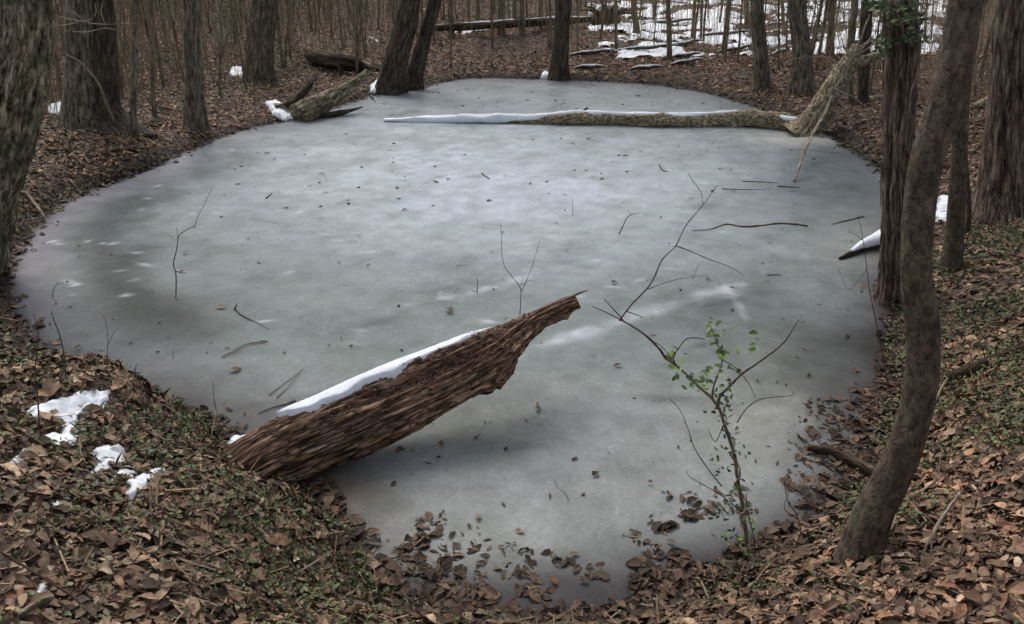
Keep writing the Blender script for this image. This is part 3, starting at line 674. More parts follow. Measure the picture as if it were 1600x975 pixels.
scatter_leaves(mb, q, rs.uniform(.03, .055, nn), np.tile([0, -.7, .7], (nn, 1)), .6, cg, rs, .5)
part('ivy_leaves', mb, M['green'], rt, BV, False)
# smooth foreground trunk
def smo(s, th): 
    m = 1+.12*(vn(np.cos(th)*1.5+9, np.sin(th)*1.5+9, s*2, seed=36)-.5)
    for c, a, wd_ in ((1.22, .06, .07), (.95, .04, .08)): m = m+a*np.exp(-((s-c)/wd_)**2)
    return m+.28*np.exp(-s/.12)
rf, pt = tree([(1345,862,76),(1360,815,60),(1392,750,56),(1418,690,52),(1439,605,49),(1443,540,49),(1440,490,50),(1432,430,46),(1436,330,47),(1448,250,49),(1468,190,50),(1492,100,52),(1510,0,50),(1530,-110,48),(1545,-230,46)], M['smooth'],
   'smooth curved grey brown trunk in the right foreground', disp=smo, S=56, n=20, H=9)
tree([(1486,420,36),(1490,385,28),(1496,300,25),(1500,220,22),(1506,130,22),(1522,0,26)], M['smooth'], 'slim brown trunk just right of the curved foreground trunk', disp=ridged(1.5, 2, .06, 38, .3, .15), S=26, n=8, H=9)
tree([(1560,345,96),(1566,300,72),(1572,220,64),(1580,120,58),(1590,0,56)], M['shaggy'], 'broad brown trunk at the right edge above the snow lump', disp=ridged(2.5, 2, .12, 39, .3, .3, 5), S=48, n=10, H=12)
tree([(1512,375,10),(1514,330,8),(1508,230,7),(1512,130,7),(1530,0,7)], M['twig'], 'thin reddish stem beside the slim brown trunk', S=8, n=6, H=5, name='bare_sapling', cat='sapling')
# broken leaning tree at the right end of the fallen log
Bk = on(1252, 208); rt = thing('leaning_snag', 'pale barked broken tree leaning over the right end of the snowy log', 'dead tree', Bk)
def YY(l): return [at(1252,210,-.02)] if 0 else None
mb = MB(); Yk = Bk[1]
P = [atY(a, b, Yk+dy)for a, b, dy in [(1248,213,0),(1262,195,0),(1283,168,.02),(1300,140,.05),(1318,112,.1),(1332,90,.15),(1338,70,.2)]]
tube(mb, P, [.19,.135,.13,.12,.115,.09,.05], S=36, n=8, disp=ridged(2.5, 3, .28, 41, .25, .12, 4)); part('trunk', mb, M['mossy'], rt, Bk)
mb = MB(); P = [atY(a, b, Yk+.1) for a, b in [(1325,100),(1345,96),(1362,90),(1385,82),(1410,70)]]; tube(mb, P, [.07,.07,.055,.045,.03], S=16, n=5, disp=ridged(2, 5, .2, 42)); part('limb', mb, M['mossy'], rt, Bk)
mb = MB(); P = [atY(a, b, Yk+.02) for a, b in [(1272,205),(1285,192),(1300,182),(1322,170)]]; tube(mb, P, [.07,.05,.035,.012], S=12, n=4, disp=ridged(2, 6, .3, 43)); part('limb', mb, M['pale'], rt, Bk)
mb = MB(); tube(mb, [atY(1336,84,Yk+.1),atY(1350,70,Yk+.1),atY(1365,55,Yk+.1)], [.018,.014,.008], S=6, n=3); tube(mb, [atY(1322,104,Yk),atY(1345,78,Yk),atY(1362,62,Yk)], [.012,.01,.005], S=6, n=3); part('twig', mb, M['pale'], rt, Bk)
for kk, (pl, r0) in enumerate([([(1290,158),(1296,170),(1310,176),(1330,166)], .022), ([(1270,195),(1292,204),(1318,206),(1345,212)], .016), ([(1335,82),(1345,60),(1352,40),(1360,22)], .016), ([(1328,95),(1318,70),(1312,48)], .010),
   ([(1360,90),(1378,78),(1396,74)], .012), ([(1300,140),(1330,150),(1352,168),(1372,186)], .010), ([(1318,112),(1300,92),(1270,88),(1240,92)], .008), ([(1262,190),(1252,170),(1246,150)], .007), ([(1285,165),(1280,190),(1284,214)], .010), ([(1345,84),(1368,66),(1390,40),(1402,22)], .012), ([(1300,185),(1312,196),(1330,198)], .018)]):
    mb = MB(); tube(mb, [atY(a, b, Yk-.05-.03*kk+.04*i) for i, (a, b) in enumerate(pl)], np.linspace(r0, r0*.35, len(pl)), S=7, n=5, cap=False, lump=.35, seed=kk); part('branch', mb, M['pale'], rt, Bk)
mb = MB(); e = at(1241,284,.005); P = [atY(1300,150,Yk-.1), atY(1290,175,Yk-.35), atY(1272,205,Yk-1.0), atY(1258,235,Yk-1.9), e]
tube(mb, P, [.022,.022,.02,.017,.012], S=8, n=5); single('hanging_branch', mb, M['pale'], 'long pale thin branch leaning from the broken tree down onto the ice', 'branch', e)
# ------------------------------------------------------------------ long log lying across the ice
A_, B_ = at(600,184), at(1262,203); Bl = (A_+B_)/2
rt = thing('fallen_log', 'long pale fallen log across the far ice with snow along its top', 'log', Bl)
lp = [(600,186,.010),(680,187,.022),(760,188,.035),(840,189,.055),(880,190,.095),(950,190,.09),(1020,193,.105),(1080,193,.095),(1150,192,.125),(1200,195,.135),(1262,201,.10)]
P = []; Rd = []
for a, b, r in lp:
    q = at(a, b+4, 0); q[2] = r*.62; P.append(q); Rd.append(r)
def bumpy(s, th): return 1+.7*(fbm(np.cos(th)*1.5+9, np.sin(th)*1.5+9, s*4, 3, seed=44)-.5)+.12*(vn(np.cos(th)*5+9, np.sin(th)*5+9, s*15, seed=45)-.5)
mb = MB(); tube(mb, P, Rd, S=28, n=22, disp=bumpy); part('trunk', mb, M['mossy'], rt, Bl)
mb = MB(); 
SP = []; SR = []
for k in range(0, 8):
    q = P[k].copy(); q[2] += Rd[k]*.80+.008*(k < 4); SP.append(q); SR.append([.024,.050,.058,.052,.038,.050,.038,.044][k])
q = P[8].copy(); q[2] += Rd[8]*.9; SP.append(q); SR.append(.02)
tube(mb, SP, SR, S=14, n=16, disp=lambda s, th: 1+1.1*(fbm(np.cos(th)+5, np.sin(th)+5, s*4.5, 4, seed=46)-.5)); part('snow', mb, M['snow'], rt, Bl)
mb = MB()
q = P[10].copy(); q[2] += .09; tube(mb, [P[9]+np.array([-.05,0,.09]), q-np.array([.2,0,-.0]), q], [.02,.035,.015], S=10, n=6); part('snow', mb, M['snow'], rt, Bl)
mb = MB(); tube(mb, [at(898,180,.03), at(908,176,.08), at(918,168,.14)], [.02,.022,.014], S=8, n=3, lump=.4); part('branch_stub', mb, M['rotlog'], rt, Bl)
for a, b in [((560,184),(640,186))]: pass

# logs on the left shore
def log(pts, mat, label, name='fallen_log', cat='log', disp=None, snow=None, sk=.62, S=24, n=8, ground=True, lump=0, group=None):
    """pts: (px, py, z above surface, radius)"""
    P = []; Rd = []
    for a, b, z, r in pts:
        q = on(a, b) if ground is True else at(a, b, z)
        if z and ground is True:
            q = at(a, b, q[2]+z)
        P.append(q); Rd.append(r)
    o = P[0].copy(); o[2] = max(hz(o[0], o[1]), 0) if ground else 0
    mb = MB(); tube(mb, P, Rd, S=S, n=n, disp=disp, lump=lump)
    if snow is None: return single(name, mb, mat, label, cat, o, group)
    rt = thing(name, label, cat, o, group); part('trunk', mb, mat, rt, o)
    for i0, i1 in snow:
        mb = MB(); Q = [P[i]+np.array([0, 0, Rd[i]*.7+.004]) for i in range(i0, i1+1)]
        tube(mb, Q, [max(.016, Rd[i]*sk)*(.5 if i in (i0, i1) else 1) for i in range(i0, i1+1)], S=10, n=n, lump=.35, seed=int(o[0]*100) % 90); part('snow', mb, M['snow'], rt, o)
    return rt
log([(466,182,.05,.15),(490,168,.10,.14),(520,152,.16,.11),(550,134,.25,.075),(574,112,.38,.04)], M['mottled'], 'mossy tan fallen trunk slanting up from the left shore', disp=ridged(2.4, 2, .3, 50))
log([(446,167,.05,.06),(466,152,.14,.055),(482,134,.24,.045),(494,114,.36,.03)], M['dark'], 'dark short branch slanting up from the left shore snow lump', name='fallen_branch', cat='branch', disp=ridged(2, 3, .2, 51), S=12)
log([(430,168,.03,.05),(446,166,.05,.045),(462,172,.05,.03)], M['pale'], 'short pale stub lying across the shoreline snow lump', name='fallen_branch', cat='branch', S=10, lump=.3)
log([(500,181,.03,.05),(522,178,.04,.045),(545,173,.05,.028),(566,167,.07,.01)], M['dark'], 'flat dark stick frozen at the left shore beside the mossy trunk', name='fallen_branch', cat='branch', S=10, lump=.4)
log([(484,86,.10,.10),(510,92,.13,.13),(540,98,.12,.12),(570,104,.10,.11),(604,112,.06,.07)], M['rotlog'], 'dark rotting log on the left bank behind the mossy trunk', disp=ridged(2, 2, .4, 52), snow=[(0, 0)] and None)
log([(540,86,.12,.03),(565,96,.16,.035),(590,108,.10,.03)], M['pale'], 'pale branch resting over the dark rotting log', name='fallen_branch', cat='branch', S=8, lump=.3)
log([(672,44,.10,.06),(720,42,.12,.075),(770,39,.13,.07),(820,36,.14,.08),(870,33,.15,.075),(925,30,.16,.06)], M['rotlog'], 'long dark log with snow on top lying far behind the pond', disp=ridged(2, 2, .2, 53), snow=[(0, 1), (1, 3), (3, 5)], n=10)
# upturned root mass
o = on(946, 40); rt = thing('root_mass', 'dark upturned root mass beside the far snowy log', 'tree stump', o); mb = MB()
tube(mb, [o+np.array([-.28,0,-.03]), o+np.array([-.1,0,.11]), o+np.array([.12,0,.12]), o+np.array([.3,0,-.04])], [.07,.17,.16,.07], S=24, n=8, disp=ridged(2.5, 5, .6, 54)); part('root_ball', mb, M['rotlog'], rt, o)
rs = np.random.RandomState(6)
for k in range(7):
    a = rs.uniform(0, 3.14); mb = MB(); q = o+np.array([0, -.05, .2]); v = np.array([math.cos(a)*.5, -.15, math.sin(a)*.35])
    tube(mb, [q+v*.4, q+v*.8+[0, 0, .05], q+v*1.3], [.04, .025, .01], S=6, n=3); part('root', mb, M['rotlog'], rt, o)
mb = MB(); tube(mb, [o+np.array([-.45,-.1,.2]), o+np.array([-.2,-.1,.36]), o+np.array([-.02,-.1,.5])], [.02,.04,.02], S=8, n=4); part('snow', mb, M['snow'], rt, o)
# snow covered branches on the far slope
SL = [(890,86,960,78,'snow lined branch right behind the lone dark tree'), (962,79,1060,70,'long snow lined branch left of centre on the far slope'), (1030,75,1100,62,'snow lined branch above the centre of the far slope'),
 (1046,90,1095,83,'short snow lined branch at the lower middle of the far slope'), (1048,101,1098,92,'snow lined stick lowest on the middle of the far slope'), (1090,56,1180,48,'snow topped branch in the upper middle of the far slope'),
 (898,106,945,104,'low snow lined stick nearest the lone dark tree'), (1000,38,1090,30,'snow topped branch high behind the far slope'), (1120,82,1182,70,'snow lined branch between the thin leaning tree and the shore pair'),
 (1205,86,1240,72,'snow covered branch behind the swollen foot tree'), (1262,62,1300,66,'snow covered branch right of the swollen foot tree'), (1270,44,1330,34,'snow covered branch high right on the slope'),
 (1196,40,1238,34,'snow covered branch left of and above the swollen foot tree'), (985,108,1035,104,'short snowy stick at the foot of the far slope')]
for a, b, c, d_, lab in SL:
    m1 = ((a+c)/2, (b+d_)/2-1)
    log([(a,b,.03,.012),(a*.7+c*.3,b*.7+d_*.3-1,.06,.03),(m1[0]+4,m1[1]+1,.06,.034),(a*.25+c*.75,b*.25+d_*.75-1,.08,.026),(c,d_,.05,.010)], M['rotlog'], lab, name='snowy_branch', cat='branch', snow=[(0, 4)], S=10, n=5, lump=.3, group='snow covered branches lying on the far slope')
# right bank bits
log([(1312,404,.01,.012),(1330,396,.02,.022),(1352,386,.03,.035),(1382,376,.06,.045),(1400,368,.09,.05)], M['rotlog'], 'short snow capped log poking onto the ice left of the shaggy trunk', disp=ridged(2, 5, .25, 55), sk=1.35, snow=[(1, 4)], n=8)
log([(1262,700,.03,.016),(1300,705,.03,.02),(1340,722,.05,.024),(1385,742,.05,.02)], M['rotlog'], 'dark branch on the leaves left of the curved foreground trunk', name='fallen_branch', cat='branch', S=10, lump=.3)
log([(1480,592,.04,.02),(1520,575,.05,.032),(1560,558,.05,.03),(1604,540,.05,.028)], M['rotlog'], 'dark rotting branch across the green right bank', name='fallen_branch', cat='branch', S=12, lump=.4)
log([(1330,158,.05,.05),(1360,156,.08,.06),(1382,152,.08,.05)], M['mossy'], 'short mossy log behind the nearly black trunk', S=12, lump=.3, snow=None)
log([(1520,168,.06,.05),(1545,158,.1,.07),(1565,150,.08,.04)], M['mossy'], 'pale mossy log on the slope left of the broad right edge trunk', S=12, lump=.3)
log([(1440,690,.03,.008),(1455,640,.05,.008),(1480,590,.09,.005)], M['pale'], 'thin pale stick behind the curved foreground trunk', name='fallen_twig', cat='stick', S=6)
log([(1440,870,.03,.007),(1468,815,.06,.007),(1500,770,.1,.005)], M['pale'], 'thin pale stick stuck in the leaves right of the curved trunk foot', name='fallen_twig', cat='stick', S=6)
log([(1382,848,.03,.006),(1395,820,.06,.006),(1400,800,.08,.004)], M['pale'], 'small pale twig at the foot of the curved foreground trunk', name='fallen_twig', cat='stick', S=6)
log([(30,962,.04,.010),(55,945,.05,.011),(82,932,.05,.009)], M['pale'], 'pale stick lying in the leaves at the bottom left corner', name='fallen_twig', cat='stick', S=8)
log([(0,862,.05,.004),(60,898,.06,.004),(110,930,.05,.004),(150,968,.05,.003)], M['twig'], 'thin dark twig crossing the leaves at the bottom left', name='fallen_twig', cat='stick', S=6)
log([(8,540,.04,.008),(22,548,.05,.009),(35,562,.04,.006)], M['pale'], 'pale broken stick on the left bank above the mound', name='fallen_twig', cat='stick', S=6)
log([(440,908,.03,.004),(480,886,.06,.004),(520,860,.05,.003)], M['pale'], 'thin stem lying on the green bank below the big near log', name='fallen_twig', cat='stick', S=6)
log([(40,300,.04,.012),(60,325,.05,.014),(70,340,.04,.01)], M['pale'], 'pale stick on the left bank beside the mottled trunk', name='fallen_twig', cat='stick', S=6)

# ------------------------------------------------------------------ the near rotten log
UP = [(356,690),(400,664),(470,632),(540,598),(620,566),(700,536),(750,516),(795,499),(830,486),(862,472),(896,459)]
LO = [(452,760),(500,742),(560,716),(620,690),(690,655),(745,622),(782,596),(810,556),(838,522),(874,503),(908,484)]
ZC = [.10,.13,.17,.22,.28,.34,.38,.42,.45,.50,.55]
O = at(430, 730, 0); rt = thing('rotten_log', 'big rotten broken log jutting over the ice from the left mound with snow on top', 'log', O)
ctr = []; rad = []
for (a, b), (c, d_), z in zip(UP, LO, ZC):
    m_ = ((a+c)/2, (b+d_)/2); q = at(*m_, z); dep = q[1]*cp-(q[2]-CAMH)*sp
    ctr.append(q); 
for i in range(len(UP)):
    j0, j1 = max(i-1, 0), min(i+1, len(UP)-1)
    mid = lambda k: np.array([(UP[k][0]+LO[k][0])/2, (UP[k][1]+LO[k][1])/2])
    t = mid(j1)-mid(j0); t /= np.linalg.norm(t); nrm_ = np.array([-t[1], t[0]]); w_ = abs(np.dot(np.array(LO[i])-np.array(UP[i]), nrm_))
    q = ctr[i]; dep = q[1]*cp-(q[2]-CAMH)*sp; rad.append(w_/2*dep/F)
d0 = ctr[0]-ctr[1]; d0 /= np.linalg.norm(d0); ctr = [ctr[0]+d0*.22-np.array([0, 0, .06])]+ctr; rad = [rad[0]*.95]+rad
PR = catmull(np.hstack([np.array(ctr), np.array(rad)[:, None]]), 22); p = PR[:, :3]; r = PR[:, 3]
T = np.gradient(p, axis=0); T /= np.linalg.norm(T, axis=1, keepdims=True)
view = p-np.array([0, 0, CAMH]); view /= np.linalg.norm(view, axis=1, keepdims=True)
U = np.cross(T, view); U /= np.linalg.norm(U, axis=1, keepdims=True); U *= np.sign(U[:, 2:3])      # picture-up side of the log
W = np.cross(U, T); W *= np.sign((W*view).sum(1))[:, None]                                    # away from the viewer
s = np.concatenate([[0], np.cumsum(np.linalg.norm(np.diff(p, axis=0), axis=1))]); L_ = s[-1]
S = 260; th = np.arange(S)*2*math.pi/S; SS, TH = np.meshgrid(s, th, indexing='ij'); tN = SS/L_
# th 0 = picture-up, pi = picture-down, 3pi/2 = towards viewer
m_ = 1+.22*(1-np.abs(2*vn(np.cos(TH)*4+9, np.sin(TH)*4+9, SS*1.1, seed=91)-1)-.5)+.12*(1-np.abs(2*vn(np.cos(TH)*11+9, np.sin(TH)*11+9, SS*1.6, seed=92)-1)-.5)+.10*(fbm(np.cos(TH)*22, np.sin(TH)*22, SS*3, 4, seed=93)-.5)+.05*(vn(np.cos(TH)*50, np.sin(TH)*50, SS*12, seed=94)-.5)
m_ += .30*(np.round(fbm(np.cos(TH)*6+3, np.sin(TH)*6+3, SS*2.4, 3, seed=98)*11)/11-.5)
vth = 3*math.pi/2+.42       # centre of the rotted trough, on the viewer's upper side
dth = (TH-vth+math.pi) % (2*math.pi)-math.pi
tr = np.exp(-(dth/.33)**2)*sst(.30, .42, tN)*sst(1.0, .80, tN)
m_ -= .42*tr
lip = np.exp(-((dth-.52)/.14)**2)*sst(.35, .5, tN)*sst(1, .9, tN); m_ += .12*lip
jag = np.exp(-((TH-math.pi)/.8)**2)*sst(.55, .7, tN)*(fbm(SS*11, 0*SS, seed=95, o=3)-.5)*1.1; m_ += jag
RR = r[:, None]*m_
RR = RR*.84
V = p[:, None]+RR[..., None]*(np.cos(TH)[..., None]*U[:, None]+np.sin(TH)[..., None]*(W[:, None])*.95)
A = np.stack([SS, np.cos(TH)*r[:, None], np.sin(TH)*r[:, None]], -1)
N = len(p); i = np.arange(N-1)[:, None]*S; j = np.arange(S)[None]; j2 = (j+1) % S
mb = MB(); mb.add(V.reshape(-1, 3), np.stack([i+j, i+j2, i+S+j2, i+S+j], -1).reshape(-1, 4), A.reshape(-1, 3)); mb.f.append([[k for k in range(S)], [(N-1)*S+k for k in range(S)][::-1]])
part('trunk', mb, M['rot'], rt, O)
# splinters along the torn edge and the tip
rs = np.random.RandomState(14)
mb = MB()
for k in range(26):
    ti = rs.uniform(.5, .97); ii = int(ti*(N-1)); a = rs.choice([rs.uniform(2.4, 4.0), rs.uniform(4.2, 6.1)])
    q = p[ii]+r[ii]*.88*(math.cos(a)*U[ii]+math.sin(a)*W[ii]); ln = rs.uniform(.06, .2)
    tube(mb, [q-T[ii]*ln, q+T[ii]*ln*.2+U[ii]*.004, q+T[ii]*ln*.8+rs.normal(0, .006, 3)], [.006, .009, .002], S=5, n=2)
part('splinters', mb, M['rot'], rt, O)['kind'] = 'stuff'
# crumbled wood in the trough
mb = MB(); rs = np.random.RandomState(15)
for k in range(420):
    ti = rs.beta(2.2, 2.6)*.62+.25; ii = int(ti*(N-1)); a = vth+rs.normal(0, .26)+(.55 if k % 5 == 0 else 0)
    jj = int((a % (2*math.pi))/(2*math.pi)*S) % S
    q = V[ii, jj]+(math.cos(a)*U[ii]+math.sin(a)*W[ii])*.003; z = rs.uniform(.005, .018)
    e = rs.normal(0, 1, (3,)); e /= np.linalg.norm(e); f_ = np.cross(e, [0, 0, 1]); f_ /= np.linalg.norm(f_)+1e-9
    vv = np.array([q-e*z, q+f_*z*.7, q+e*z*1.3, q-f_*z*.7, q+np.array([0, 0, z*.7]), q-np.array([0, 0, z*.7])])
    mb.add(vv, np.array([(0,1,4),(1,2,4),(2,3,4),(3,0,4),(1,0,5),(2,1,5),(3,2,5),(0,3,5)]), rs.uniform(0, 3, (6, 3)))
part('crumbled_wood', mb, M['crumb'], rt, O, False)['kind'] = 'stuff'
# snow strip along the back of the top
mb = MB(); i0, i1 = int(.19*N), int(.69*N); K = 18; rows = []
for ii in range(i0, i1):
    t = (ii-i0)/(i1-i0); half = .46*math.sin(math.pi*min(1, t*5)/2)*(1-sst(.55, 1.0, np.array(t)))+.05*(1-t)+.03
    row = []
    for k in range(K):
        f_ = k/(K-1)*2-1; a = -.17+f_*half+.34*(fbm(np.array([s[ii]*8]), np.array([k*.0]), seed=97, o=5)[0]-.5)*(1 if f_ < 0 else .2)
        jj = (a/(2*math.pi)*S) % S; j0 = int(jj); fr = jj-j0; base = V[ii, j0]*(1-fr)+V[ii, (j0+1) % S]*fr
        cc = p[ii]+r[ii]*1.0*(math.cos(a)*U[ii]+math.sin(a)*W[ii]); lift = .020*math.sqrt(max(0, 1-f_*f_))*(1-.5*t)-.006
        base = base*.35+cc*.65
        row.append(base+np.array([0, 0, 1])*lift+(math.cos(a)*U[ii]+math.sin(a)*W[ii])*(.012 if abs(f_) < .98 else -.02))
    rows.append(row)
rows = np.array(rows); nr_ = len(rows); i = np.arange(nr_-1)[:, None]*K; j = np.arange(K-1)[None]
mb.add(rows.reshape(-1, 3), np.stack([i+j, i+j+1, i+K+j+1, i+K+j], -1).reshape(-1, 4)); part('snow', mb, M['snow'], rt, O)

# ------------------------------------------------------------------ twigs and shoots standing in the ice or on the bank
def shoot(label, stems, name='bare_twig', cat='twig', mat='twig', ground=True, group=None, leaf=0, S=6):
    """stems: list of (Yshift, [(px,py)...], r0, r1); the first stem is rooted at its first point, the rest stay in its depth plane"""
    f = stems[0][1][0]; B = on(*f); mb = MB(); al = []
    for dy, pl, r0, r1 in stems:
        P = []
        for k, (a, b) in enumerate(pl):
            q = atY(a, b, B[1]+dy*k/max(1, len(pl)-1)); P.append(q)
        if stems[0][1] is pl: P[0] = B-np.array([0, 0, .02])
        q = tube(mb, P, np.linspace(r0, r1, len(P))*.6, S=S, n=4, cap=False, lump=.25, seed=int(pl[0][0])); al.append(q)
    return single(name, mb, M[mat], label, cat, B, group), B, al
shoot('forked thin twig standing in the ice on the left side of the pond', [(.1, [(274,466),(275,430),(271,412),(276,390),(280,368),(294,358),(305,352),(308,340),(320,318),(332,292)], .007, .002), (0, [(278,378),(277,366),(276,354)], .003, .002), (0, [(271,372),(262,366),(250,362)], .002, .001), (0, [(275,424),(283,426),(291,427)], .006, .003)])
shoot('tall bare branch rising from the ice right of the near log tip', [(.3, [(965,502),(985,478),(1010,452),(1022,434),(1035,405),(1056,384),(1070,355),(1090,330),(1108,308),(1120,290)], .010, .003),
   (.15, [(1056,384),(1080,393),(1105,404),(1140,417),(1162,430)], .006, .002), (.1, [(1012,452),(1030,445),(1060,436),(1100,430)], .006, .002), (.05, [(1098,318),(1095,300),(1082,282),(1075,270)], .004, .002),
   (-.05, [(978,486),(992,491),(1005,496)], .007, .005), (.05, [(1082,436),(1088,422),(1094,412)], .003, .0015)])
shoot('very thin forked twig standing behind the near log', [(.1, [(812,492),(814,462),(812,448),(800,432),(788,415),(784,395),(783,364),(782,350)], .005, .002), (.1, [(815,455),(822,440),(832,415),(840,388),(843,378)], .004, .0015), (0, [(812,446),(828,438),(838,440)], .003, .001)])
shoot('short twig stub in the ice between the frost streaks', [(0, [(745,458),(746,446),(746,434)], .006, .003), (0, [(744,456),(737,454)], .004, .003)])
shoot('curved dark twig frozen in the near ice below the rotten log', [(-.1, [(738,736),(752,755),(766,776),(782,806),(796,838),(806,862)], .002, .005)])
shoot('tiny upright twig in the near ice left of the curved dark twig', [(0, [(654,834),(651,822),(651,808)], .003, .0015)])
shoot('thin stalk in the near ice right of the near centre', [(.0, [(892,782),(882,770),(872,762),(866,750)], .003, .0015)])
shoot('tall thin dark shoot rising at the left shore above the mound', [(.0, [(102,598),(102,570),(98,545),(92,520),(84,500),(80,486)], .006, .003)])
shoot('dark reddish shoot standing among the mound snow strips', [(.0, [(66,700),(62,670),(60,640),(58,610),(55,580),(57,555),(60,520),(52,490)], .006, .002), (0, [(58,600),(70,580),(80,560)], .003, .001)])
shoot('pale leaning stalk in the lower left leaves', [(.0, [(296,940),(308,890),(322,840),(332,800),(342,762)], .0045, .002)], mat='pale')
shoot('small twig stub at the pond edge right of the mound top', [(0, [(338,642),(334,618),(333,598)], .003, .002)])
shoot('thin stalk at the tip of the mound with small leaves', [(0, [(166,590),(168,550),(168,520),(162,495),(150,484)], .003, .001), (0, [(168,540),(178,520),(188,512)], .002, .001)])
shoot('angled twig in the ice near the far left shore', [(0, [(81,464),(84,452),(90,443),(100,442)], .005, .003), ])
shoot('slim bare shoot in front of the shaggy trunk', [(.1, [(1388,600),(1376,540),(1366,490),(1358,450),(1352,400),(1346,360),(1340,338)], .006, .002), (0, [(1348,375),(1335,366),(1325,362)], .003, .001), (0, [(1355,420),(1340,440),(1325,452),(1310,420)], .003, .001)])
shoot('pair of thin reddish shoots at the right near shore', [(.0, [(1256,835),(1245,805),(1232,785),(1226,758),(1228,742)], .005, .002), (0, [(1248,812),(1226,795),(1230,775),(1234,755)], .003, .001)])
shoot('pale grey fork shoot on the right bank leaves', [(.0, [(1484,428),(1492,402),(1500,388),(1508,378)], .007, .003), (0, [(1496,392),(1488,378),(1482,362)], .004, .002)], mat='pale')
shoot('thin upright twig in the pale middle ice', [(0, [(895,337),(895,322),(894,310)], .005, .002)])
shoot('small bent twig on the pale ice right of centre', [(0, [(966,366),(974,352),(980,340),(990,334),(998,333)], .009, .003), (0, [(986,335),(980,328)], .004, .002)])
shoot('small upright twig in the middle ice left of the tall branch', [(0, [(270,560),(270,552),(271,545)], .003, .002)])
# fine horizontal twigs at the top left
YT = 9.0; mb = MB(); o = on(20, 280)
for pl, r0 in [([(75,22),(100,28),(130,34),(160,38),(212,36)], .008), ([(75,35),(95,40),(125,34),(145,30)], .007), ([(100,48),(135,50),(165,44),(190,50)], .006), ([(75,20),(85,8),(95,-4)], .008), ([(140,32),(150,20),(148,5)], .005), ([(165,40),(158,20),(160,5)], .005), ([(130,34),(120,22),(105,16)], .004)]:
    tube(mb, [atY(a, b, YT+.1*i) for i, (a, b) in enumerate(pl)], np.linspace(r0, r0*.4, len(pl)), S=5, n=4, cap=False)
tube(mb, [atY(20, 265, YT), atY(52, 150, YT), atY(75, 30, YT), atY(85, 8, YT)], [.02, .016, .012, .008], S=6, n=4)
single('twiggy_shrub', mb, M['pale'], 'pale twiggy shrub spreading fine twigs before the thick double trunk', 'shrub', atY(20, 265, YT))

# foreground sapling with green leaves
Bs = on(1172, 878); rt = thing('leafy_sapling', 'thin foreground sapling wrapped in a green leaved vine', 'sapling', Bs); Ys = Bs[1]
def st(pl, r0, r1, dy=0, S=8): 
    mb = MB(); P = [atY(a, b, Ys+dy*k/(len(pl)-1)) for k, (a, b) in enumerate(pl)]; q = tube(mb, P, np.linspace(r0, r1, len(P)), S=S, n=6, cap=False, lump=.3, seed=len(pl)); return mb, q
stem, q1 = st([(1172,884),(1166,840),(1160,790),(1152,745),(1146,705),(1134,670),(1124,640),(1112,622),(1096,608),(1078,590),(1058,572),(1040,560)], .0085, .0045, .1)
part('stem', stem, M['stem'], rt, Bs)
brs = [([(1040,560),(1030,545),(1010,525),(985,508),(955,492),(925,478),(905,488)][:6], .0055, .0015), ([(976,504),(965,490),(952,476),(944,466)], .003, .001), ([(1120,634),(1126,618),(1140,604),(1158,585),(1180,570),(1205,552),(1225,535),(1240,512),(1248,500)], .006, .0015),
       ([(1056,572),(1052,558),(1060,545),(1072,530),(1090,528),(1102,530)], .003, .0015), ([(1112,624),(1116,600),(1124,580),(1128,560),(1120,535),(1108,505)], .004, .001), ([(1152,660),(1165,640),(1185,625),(1215,620),(1240,618)], .0025, .001),
       ([(1130,665),(1118,690),(1108,675),(1106,668)], .002, .001), ([(1128,760),(1108,735),(1085,700),(1075,670),(1062,640),(1045,622)], .0025, .001), ([(1160,800),(1128,775),(1100,758),(1078,745),(1072,735)], .0025, .001),
       ([(1180,880),(1178,840),(1168,800),(1166,770)], .003, .0015), ([(1124,560),(1150,575),(1170,600),(1180,620)], .002, .001), ([(1050,560),(1034,542),(1022,534)], .002, .001)]
tips = []
for k, (pl, a, b) in enumerate(brs):
    mb, q = st(pl, a, b, -.08 if k % 2 else .1, 6); part('branch', mb, M['twig'], rt, Bs); tips.append(q)
# twining vine around the lower stem
mb = MB(); vq = []
for k in range(70):
    t = k/69*.62; i = min(int(t*(len(q1)-1)), len(q1)-1); a = k*.55; vq.append(q1[i]+np.array([math.cos(a)*.016, math.sin(a)*.016, 0]))
tube(mb, vq, np.full(len(vq), .004), S=5, n=1, cap=False); part('vine', mb, M['pale'], rt, Bs)
rs = np.random.RandomState(19); LP = []; LC = []; LS = []
def addl(cx, cy, sx_, sy_, n, cols, s0, s1):
    for _ in range(n):
        LP.append(atY(rs.normal(cx, sx_), rs.normal(cy, sy_), Ys+rs.normal(0, .05))); LC.append(np.array(cols[rs.randint(len(cols))])*rs.uniform(.8, 1.2)); LS.append(rs.uniform(s0, s1))
G1 = [(.20,.29,.05), (.14,.21,.05)]; G2 = [(.08,.13,.035), (.10,.14,.045)]; G3 = [(.025,.045,.02), (.04,.06,.025)]
addl(1052,554,8,9,7, G1, .03, .045); addl(1110,525,3,14,7, G1, .02,.035); addl(1126,545,5,16,18, G1+G2, .02, .036); addl(1175,540,4,10,4, G1, .02,.04)
addl(1112,590,20,16,34, G2+G1, .018, .034); addl(1088,596,20,8,16, G2, .02, .034); addl(1135,640,9,26,30, G2+G3, .016, .028); addl(1145,690,8,24,16, G2+G3, .014, .024)
addl(1150,760,16,30,30, G2+G3, .012, .024); addl(1125,790,16,14,18, G2+G3, .014, .026); addl(1165,840,16,26,34, G2+G1, .014, .028); addl(1075,655,12,30,7, G3, .014, .022); addl(1120,745,18,18,12, G3, .014, .024); addl(1140,830,14,12,10, G3, .016, .026)
